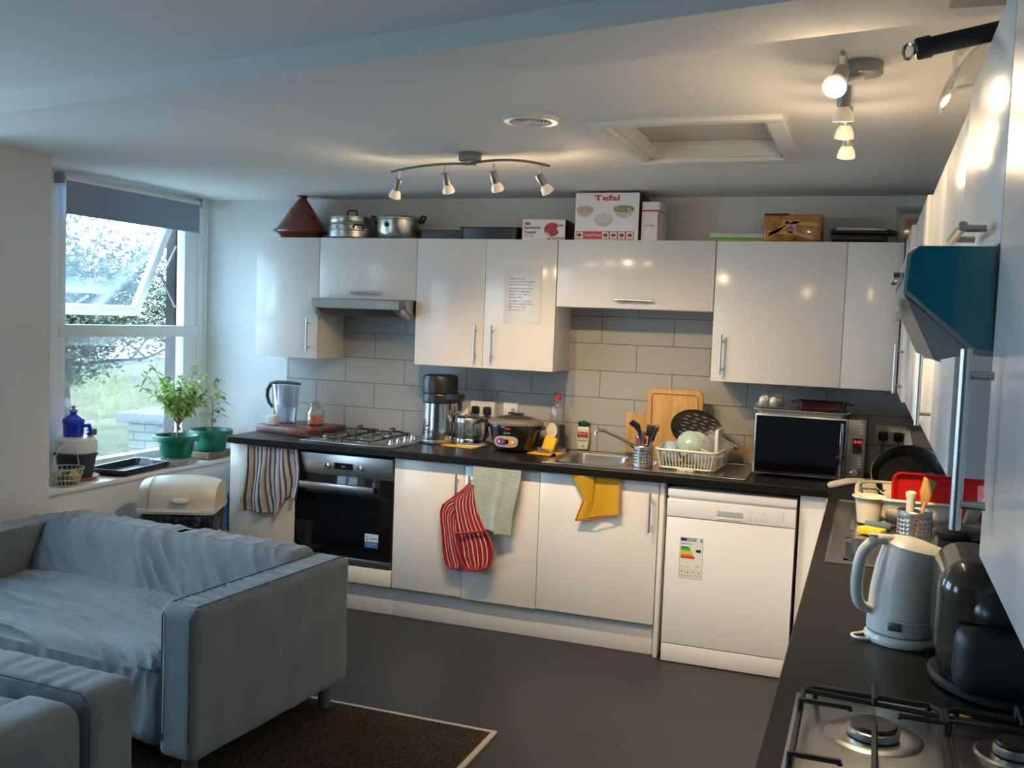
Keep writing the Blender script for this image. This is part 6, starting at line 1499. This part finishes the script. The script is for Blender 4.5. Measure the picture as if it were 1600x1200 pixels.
# kettle
kt = thing('kettle', 'white plastic jug kettle on its base beside the black air fryer', 'kettle', (3.502, -2.860, W), R(0))
m_ket = mat('kettle_white', (.74, .73, .69), .28)
MB().lathe([(0, .001), (.080, .001), (.083, .006), (.083, .014), (.078, .022), (0, .022)], (0, 0, 0), 48).build('power_base', m_ket, kt, local=True)
def kshape(s, prof, m, nm):
    s.lathe(prof, (0, 0, 0), 48); return s.build(nm, m, kt, local=True)
s = MB(); s.M = Matrix(((1, 0, .0, 0), (0, 1, 0, 0), (0, 0, 1, 0), (0, 0, 0, 1)))
s.lathe([(0, .024), (.074, .024), (.079, .028), (.079, .060), (.0775, .062), (.0775, .064), (.079, .066), (.075, .12), (.068, .18), (.062, .212), (.060, .222)], (0, 0, 0), 48)
for v_ in s.bm.verts:
    if v_.co.z > .16:
        k = (v_.co.z-.16)/.06; v_.co.x += .010*k; ang = math.atan2(v_.co.y, v_.co.x)
        v_.co.x += .028*k*max(0, math.cos(ang-R(-10)))**6
        v_.co.z += -.012*k*(v_.co.x/.07)
s.build('kettle_body', m_ket, kt, local=True)
s = MB(); s.lathe([(.061, .218), (.060, .226), (.045, .238), (.02, .244), (0, .245)], (0, 0, 0), 48)
for v_ in s.bm.verts:
    v_.co.x += .010; ang = math.atan2(v_.co.y, v_.co.x); v_.co.x += .030*max(0, math.cos(ang-R(-10)))**6*min(1, math.hypot(v_.co.x, v_.co.y)/.06); v_.co.z += -.012*(v_.co.x/.07)
s.build('lid', m_ket, kt, local=True)
MB().tube(sm([(-.030, -.014, .238), (-.066, -.029, .235), (-.094, -.042, .208), (-.104, -.047, .160), (-.104, -.047, .115), (-.094, -.043, .085), (-.066, -.031, .072)]), smr([.010, .014, .0145, .014, .0135, .013, .011]), 14).build('handle', m_ket, kt, local=True)
MB().box(-.086, -.064, -.044, -.028, .2445, .251, .003).build('lid_button', m_offw, kt, local=True)
s = MB(); s.M = Matrix.Rotation(R(-104), 4, 'Z'); s.box(.078, .0815, -.014, .014, .040, .060, .002); s.build('switch_plate', mat('brass_grey', (.22, .20, .18), .3, metal=.6), kt, local=True)
s = MB(); s.M = Matrix.Rotation(R(-80), 4, 'Z'); s.box(.060, .070, -.010, .010, .085, .185, .003) if False else None; s.bm.free()
MB().tube(sm([(-.070, -.045, .006), (-.100, -.040, .004), (-.108, -.015, .004), (-.085, .010, .004), (-.04, .085, .004), (.06, .14, .004), (.30, .2, .004)]), .0035, 8).build('power_cord', m_ket, kt, local=True)
# air fryer
af = thing('air_fryer', 'large matt black air fryer standing on the near worktop', 'air fryer', (3.700, -3.080, W), R(0))
m_af = mat('fryer_black', (.014, .015, .016), .30); m_af2 = mat('fryer_satin', (.022, .026, .028), .42); m_afb = mat('fryer_bronze_film', (.06, .048, .032), .16, coat=.5)
def afs(p):
    k = 1-.10*max(0, (p.z-.10)/.2); return (p.x*k+.010*(1-p.z/.3), p.y*k, p.z*.82)
MB().soft(-.150, .150, -.165, .165, .012, .300, .075, .020, None, afs).build('fryer_body', m_af, af, local=True)
MB().lathe([(0, .001), (.150, .001), (.160, .006), (.162, .016), (.155, .022), (0, .022)], (.008, -.005, 0), 48, sx=1.0, sy=1.08).build('base_skirt', m_af2, af, local=True)
MB().soft(-.120, .140, -.192, -.10, .020, .165, .040, .020, None).build('drawer_front', m_af2, af, local=True)
MB().soft(-.105, .14, -.188, -.08, .172, .285, .060, .016, None, afs).build('upper_front', m_af, af, local=True)
MB().soft(.02, .12, -.262, -.18, .085, .140, .022, .02).build('drawer_handle', m_af, af, local=True)
s = MB()
s.soft(-.158, -.02, -.160, .14, .045, .272, .060, .014, None, lambda p: (p.x+.008, p.y, p.z)); s.build('side_film', m_afb, af, local=True)
s = MB(); s.tube([(-.115, -.190, .169), (.13, -.194, .169)], .003, 6); s.build('seam_trim', m_blackg, af, local=True)
# knife by the near hob
kn = thing('knife', 'dark-handled kitchen knife lying beyond the near hob', 'knife', (3.44, -3.318, W+.0005), R(-6))
MB().soft(-.105, -.010, -.011, .011, .001, .018, .007, .01).build('handle', mat('dark_green_handle', (.006, .02, .016), .15, coat=.5), kn, local=True)
MB().box(-.010, .004, -.009, .009, .003, .016, .002).build('ferrule', m_gold, kn, local=True)
MB().prism([(.004, -.010), (.004, .012), (.085, .011), (.120, -.004), (.11, -.010)], .007, .009, 'xy').build('blade', m_steel, kn, local=True)
tag(MB().prism([(-.02, -.006), (-.012, .006), (.012, .008), (.028, .002), (.02, -.006)], 0, .006, 'xy', .002).build('lemon_peel', m_lem), 'small yellow scrap beside the tip of the dark-handled knife', 'scrap').location = (3.587, -3.318, W+.0005)

# ================================================================ CLOTHS
def sstep(x): return x*x*(3-2*x)
m_tw = stripes('blue_beige_stripes', [(0, (.50, .44, .34)), (.20, (.045, .055, .13)), (.36, (.45, .48, .52)), (.42, (.48, .36, .24)), (.62, (.10, .10, .20)), (.74, (.55, .50, .42)), (.88, (.06, .07, .17))], 0, 4.0, bump=1)
def towel(u, v):
    x = lerp(.112, .456, u)+.030*v*(u-.15)+.016*math.sin(v*5+u*6)*v; zl = lerp(.488, .592, smooth(.55, .8, u)) if u > .5 else .490
    if .48 < u < .72: zl -= .012*math.sin((u-.48)/.24*PI)
    z = lerp(.862, zl, v); y = -.607-.014*(1+math.sin(u*19+2.2*v))*(.35+.65*v)-.012*smooth(.5, .6, u)*(1-smooth(.62, .75, u))*v-.004*(1+nz(u*9, v*7))
    return (x, y, z)
tt = solid(MB().sheet(towel, 90, 60).build('tea_towel', m_tw, angle=80), .0025, 1); tag(tt, 'blue and beige striped tea towel hanging over the end cabinet door', 'tea towel')
# checked towel
def checks(name, c0, c1, c2, nx, ny):
    m, nt, p = newmat(name); uv = nt.nodes.new('ShaderNodeTexCoord').outputs['UV']; sx = nt.nodes.new('ShaderNodeSeparateXYZ'); nt.links.new(uv, sx.inputs[0]); fa = []
    for a, n_ in ((0, nx), (1, ny)):
        mu = nt.nodes.new('ShaderNodeMath'); mu.operation = 'MULTIPLY'; mu.inputs[1].default_value = n_; nt.links.new(sx.outputs[a], mu.inputs[0])
        fr = nt.nodes.new('ShaderNodeMath'); fr.operation = 'FRACT'; nt.links.new(mu.outputs[0], fr.inputs[0])
        gt = nt.nodes.new('ShaderNodeMath'); gt.operation = 'GREATER_THAN'; gt.inputs[1].default_value = .62; nt.links.new(fr.outputs[0], gt.inputs[0]); fa.append(gt.outputs[0])
    ad = nt.nodes.new('ShaderNodeMath'); ad.operation = 'MAXIMUM'; nt.links.new(fa[0], ad.inputs[0]); nt.links.new(fa[1], ad.inputs[1])
    no = nt.nodes.new('ShaderNodeTexNoise'); no.inputs['Scale'].default_value = 22; nt.links.new(coords(nt), no.inputs['Vector'])
    r = nt.nodes.new('ShaderNodeValToRGB'); r.color_ramp.elements[0].position = .52; r.color_ramp.elements[1].position = .66; r.color_ramp.elements[0].color = tuple(c0)+(1,); r.color_ramp.elements[1].color = tuple(c2)+(1,)
    nt.links.new(no.outputs['Fac'], r.inputs[0]); mx = nt.nodes.new('ShaderNodeMix'); mx.data_type = 'RGBA'; nt.links.new(ad.outputs[0], mx.inputs['Factor']); nt.links.new(r.outputs[0], mx.inputs['A']); mx.inputs['B'].default_value = tuple(c1)+(1,)
    nt.links.new(mx.outputs['Result'], p.inputs['Base Color']); p.inputs['Roughness'].default_value = .9; return m
m_ck = checks('green_check_cloth', (.17, .24, .20), (.52, .54, .46), (.07, .20, .22), 30, 34)
def ctow(u, v):
    xb = lerp(1.512, 1.728, u); xt = lerp(1.506, 1.772, u); x = lerp(xt, xb, v)+.004*math.sin(v*7)
    zb = .548-.002*u if u < .62 else lerp(.530, .524, (u-.62)/.38); z = lerp(.864, zb, v)
    f = math.exp(-((u-.60)/.07)**2)
    y = -.634-.016*f*(.4+.6*v)-.008*(1+math.sin(u*8+v*3))*v-.010*v
    return (x, y, z)
ct = solid(MB().sheet(ctow, 60, 60).build('tea_towel', m_ck, angle=80), .003, 1); tag(ct, 'pale green checked tea towel hanging over the red oven glove', 'tea towel')
# oven gloves, a folded double glove hanging on the handle
m_gl = stripes('red_white_stripes', [(0, (.30, .007, .010)), (.80, (.66, .56, .50))], 0, 7.0)
m_glb = mat('glove_binding', (.38, .006, .012), .8)
og = thing('oven_glove', 'red and white striped double oven glove hanging from the cabinet handle', 'oven glove', (1.49, -.63, .60))
def strip_path(P, u):
    n = len(P)-1; t = u*n; i = min(int(t), n-1); f = t-i
    g = lambda k: Vector(P[max(0, min(n, k))])
    a, b_, c_, d_ = g(i-1), g(i), g(i+1), g(i+2)
    return .5*((2*b_)+(-a+c_)*f+(2*a-5*b_+4*c_-d_)*f*f+(-a+3*b_-3*c_+d_)*f**3)
def glove_part(nm, Lp, Rp, y0, dy, bulge=.010, nu=26, nv=44, m=None, seed=0):
    def fn(u, v):
        a, b_ = strip_path(Lp, v), strip_path(Rp, v); p = a.lerp(b_, u)
        q = math.sin(PI*u)**.6*min(1, math.sin(PI*min(1, max(0, v))*.98+.02)**.35+.25)
        return (p.x, y0+dy*v-bulge*q-.003*math.sin(u*24)-.0035*nz(u*7, v*12, seed), p.y)
    o_ = MB().sheet(fn, nu, nv).build(nm, m or m_gl, og, angle=80); solid(o_, .010, 1); return o_
glove_part('strap_and_back_mitt', [(1.492, .775), (1.405, .700), (1.352, .655), (1.338, .600), (1.352, .500), (1.362, .410), (1.385, .335), (1.420, .322)],
           [(1.515, .760), (1.500, .640), (1.455, .610), (1.440, .560), (1.452, .480), (1.480, .410), (1.500, .345), (1.440, .322)], -.632, -.004)
glove_part('front_mitt', [(1.498, .760), (1.415, .690), (1.420, .600), (1.440, .510), (1.455, .450), (1.470, .385), (1.500, .340), (1.545, .332)],
           [(1.520, .770), (1.540, .680), (1.565, .600), (1.600, .540), (1.632, .470), (1.640, .410), (1.625, .362), (1.565, .334)], -.640, -.010, .014, seed=4)
s = MB()
def rim(Lp, Rp, y, dy, v0=.0):
    A = [strip_path(Lp, v0+(1-v0)*i/30) for i in range(31)]; B = [strip_path(Rp, v0+(1-v0)*i/30) for i in range(31)]
    return [(p.x, y+dy*i/30-.008, p.y) for i, p in enumerate(A)]+[(p.x, y+dy*(30-i)/30-.008, p.y) for i, p in enumerate(B[::-1])]
s.tube(rim([(1.352, .655), (1.338, .600), (1.352, .500), (1.362, .410), (1.385, .335), (1.420, .322)], [(1.455, .610), (1.440, .560), (1.452, .480), (1.480, .410), (1.500, .345), (1.440, .322)], -.632, -.003), .005, 6)
s.tube(rim([(1.440, .510), (1.455, .450), (1.470, .385), (1.500, .340), (1.545, .332)], [(1.600, .540), (1.632, .470), (1.640, .410), (1.625, .362), (1.565, .334)], -.650, -.006), .0055, 6)
s.tube([(1.440, -.666, .512), (1.52, -.672, .528), (1.600, -.666, .542)], .006, 6)
s.build('red_binding', m_glb, og)
# yellow cloth on the sink cabinet door
m_ywv = stripes('yellow_ribbed', [(0, (.60, .34, .008)), (.5, (.50, .26, .005))], 1, 46)
yc = thing('dishcloth', 'yellow cloth with an orange hem hanging on the door under the sink', 'cloth', (2.16, -.62, .75))
def y1f(u, v):
    x = lerp(2.125, 2.278, u)+.006*v*u; z = lerp(.868, lerp(.655, .690, u), v); return (x, -.613-.006*(1+math.sin(u*7+1.5))*v-.004*v, z)
o = MB().sheet(y1f, 30, 30).build('cloth_panel', m_ywv, yc, angle=80); solid(o, .0022, 1)
def y2f(u, v):
    a = Vector((2.030, .868)).lerp(Vector((2.060, .640)), v); m1 = Vector((2.030, .868)).lerp(Vector((2.100, .745)), min(1, v*1.6)) if v < .6 else Vector((2.100, .745)).lerp(Vector((2.062, .638)), (v-.6)/.4)
    b_ = Vector((2.150, .868)).lerp(Vector((2.150, .655)), v); p = m1.lerp(b_, u); return (p.x, -.622-.012*math.sin(PI*u)*(1-.3*v)-.004*(1-u), p.y)
o = MB().sheet(y2f, 30, 30).build('folded_panel', m_ywv, yc, angle=80); solid(o, .0022, 1)
s = MB(); s.tube([(2.062, -.628, .638), (2.15, -.634, .655), (2.21, -.632, .674), (2.282, -.628, .691), (2.280, -.622, .78), (2.278, -.615, .866)], .0022, 5); s.tube([(2.062, -.630, .638), (2.100, -.630, .745)], .0020, 5)
s.build('orange_hem', mat('orange_hem', (.72, .12, .01), .8), yc)
GR = {'wall_cabinet': 'white wall cabinets around the kitchen', 'base_cabinet': 'white base cabinets under the worktop', 'egg': 'eggs in the clear egg box', 'mains_plug': 'black plugs in the wall sockets',
      'double_socket': 'white double wall sockets', 'ceiling_spotlight_bar': 'spotlight bars on the ceiling', 'cooker_hood': 'cooker hoods over the hobs', 'sofa': 'blue-grey sofas', 'gas_hob': 'gas hobs in the worktop',
      'roasting_tray': 'dark trays on top of the cabinets', 'cutlery_caddy': 'perforated steel utensil holders', 'plastic_container': 'clear plastic tubs in the dish rack', 'plastic_tray': 'ribbed trays under the plant pots'}
for o in COL.objects:
    if o.parent is None and 'category' in o and o.name.split('.')[0] in GR: o['group'] = GR[o.name.split('.')[0]]
for o in list(bpy.data.objects):
    if o.type == 'MESH' and len(o.data.polygons) == 0: bpy.data.objects.remove(o)
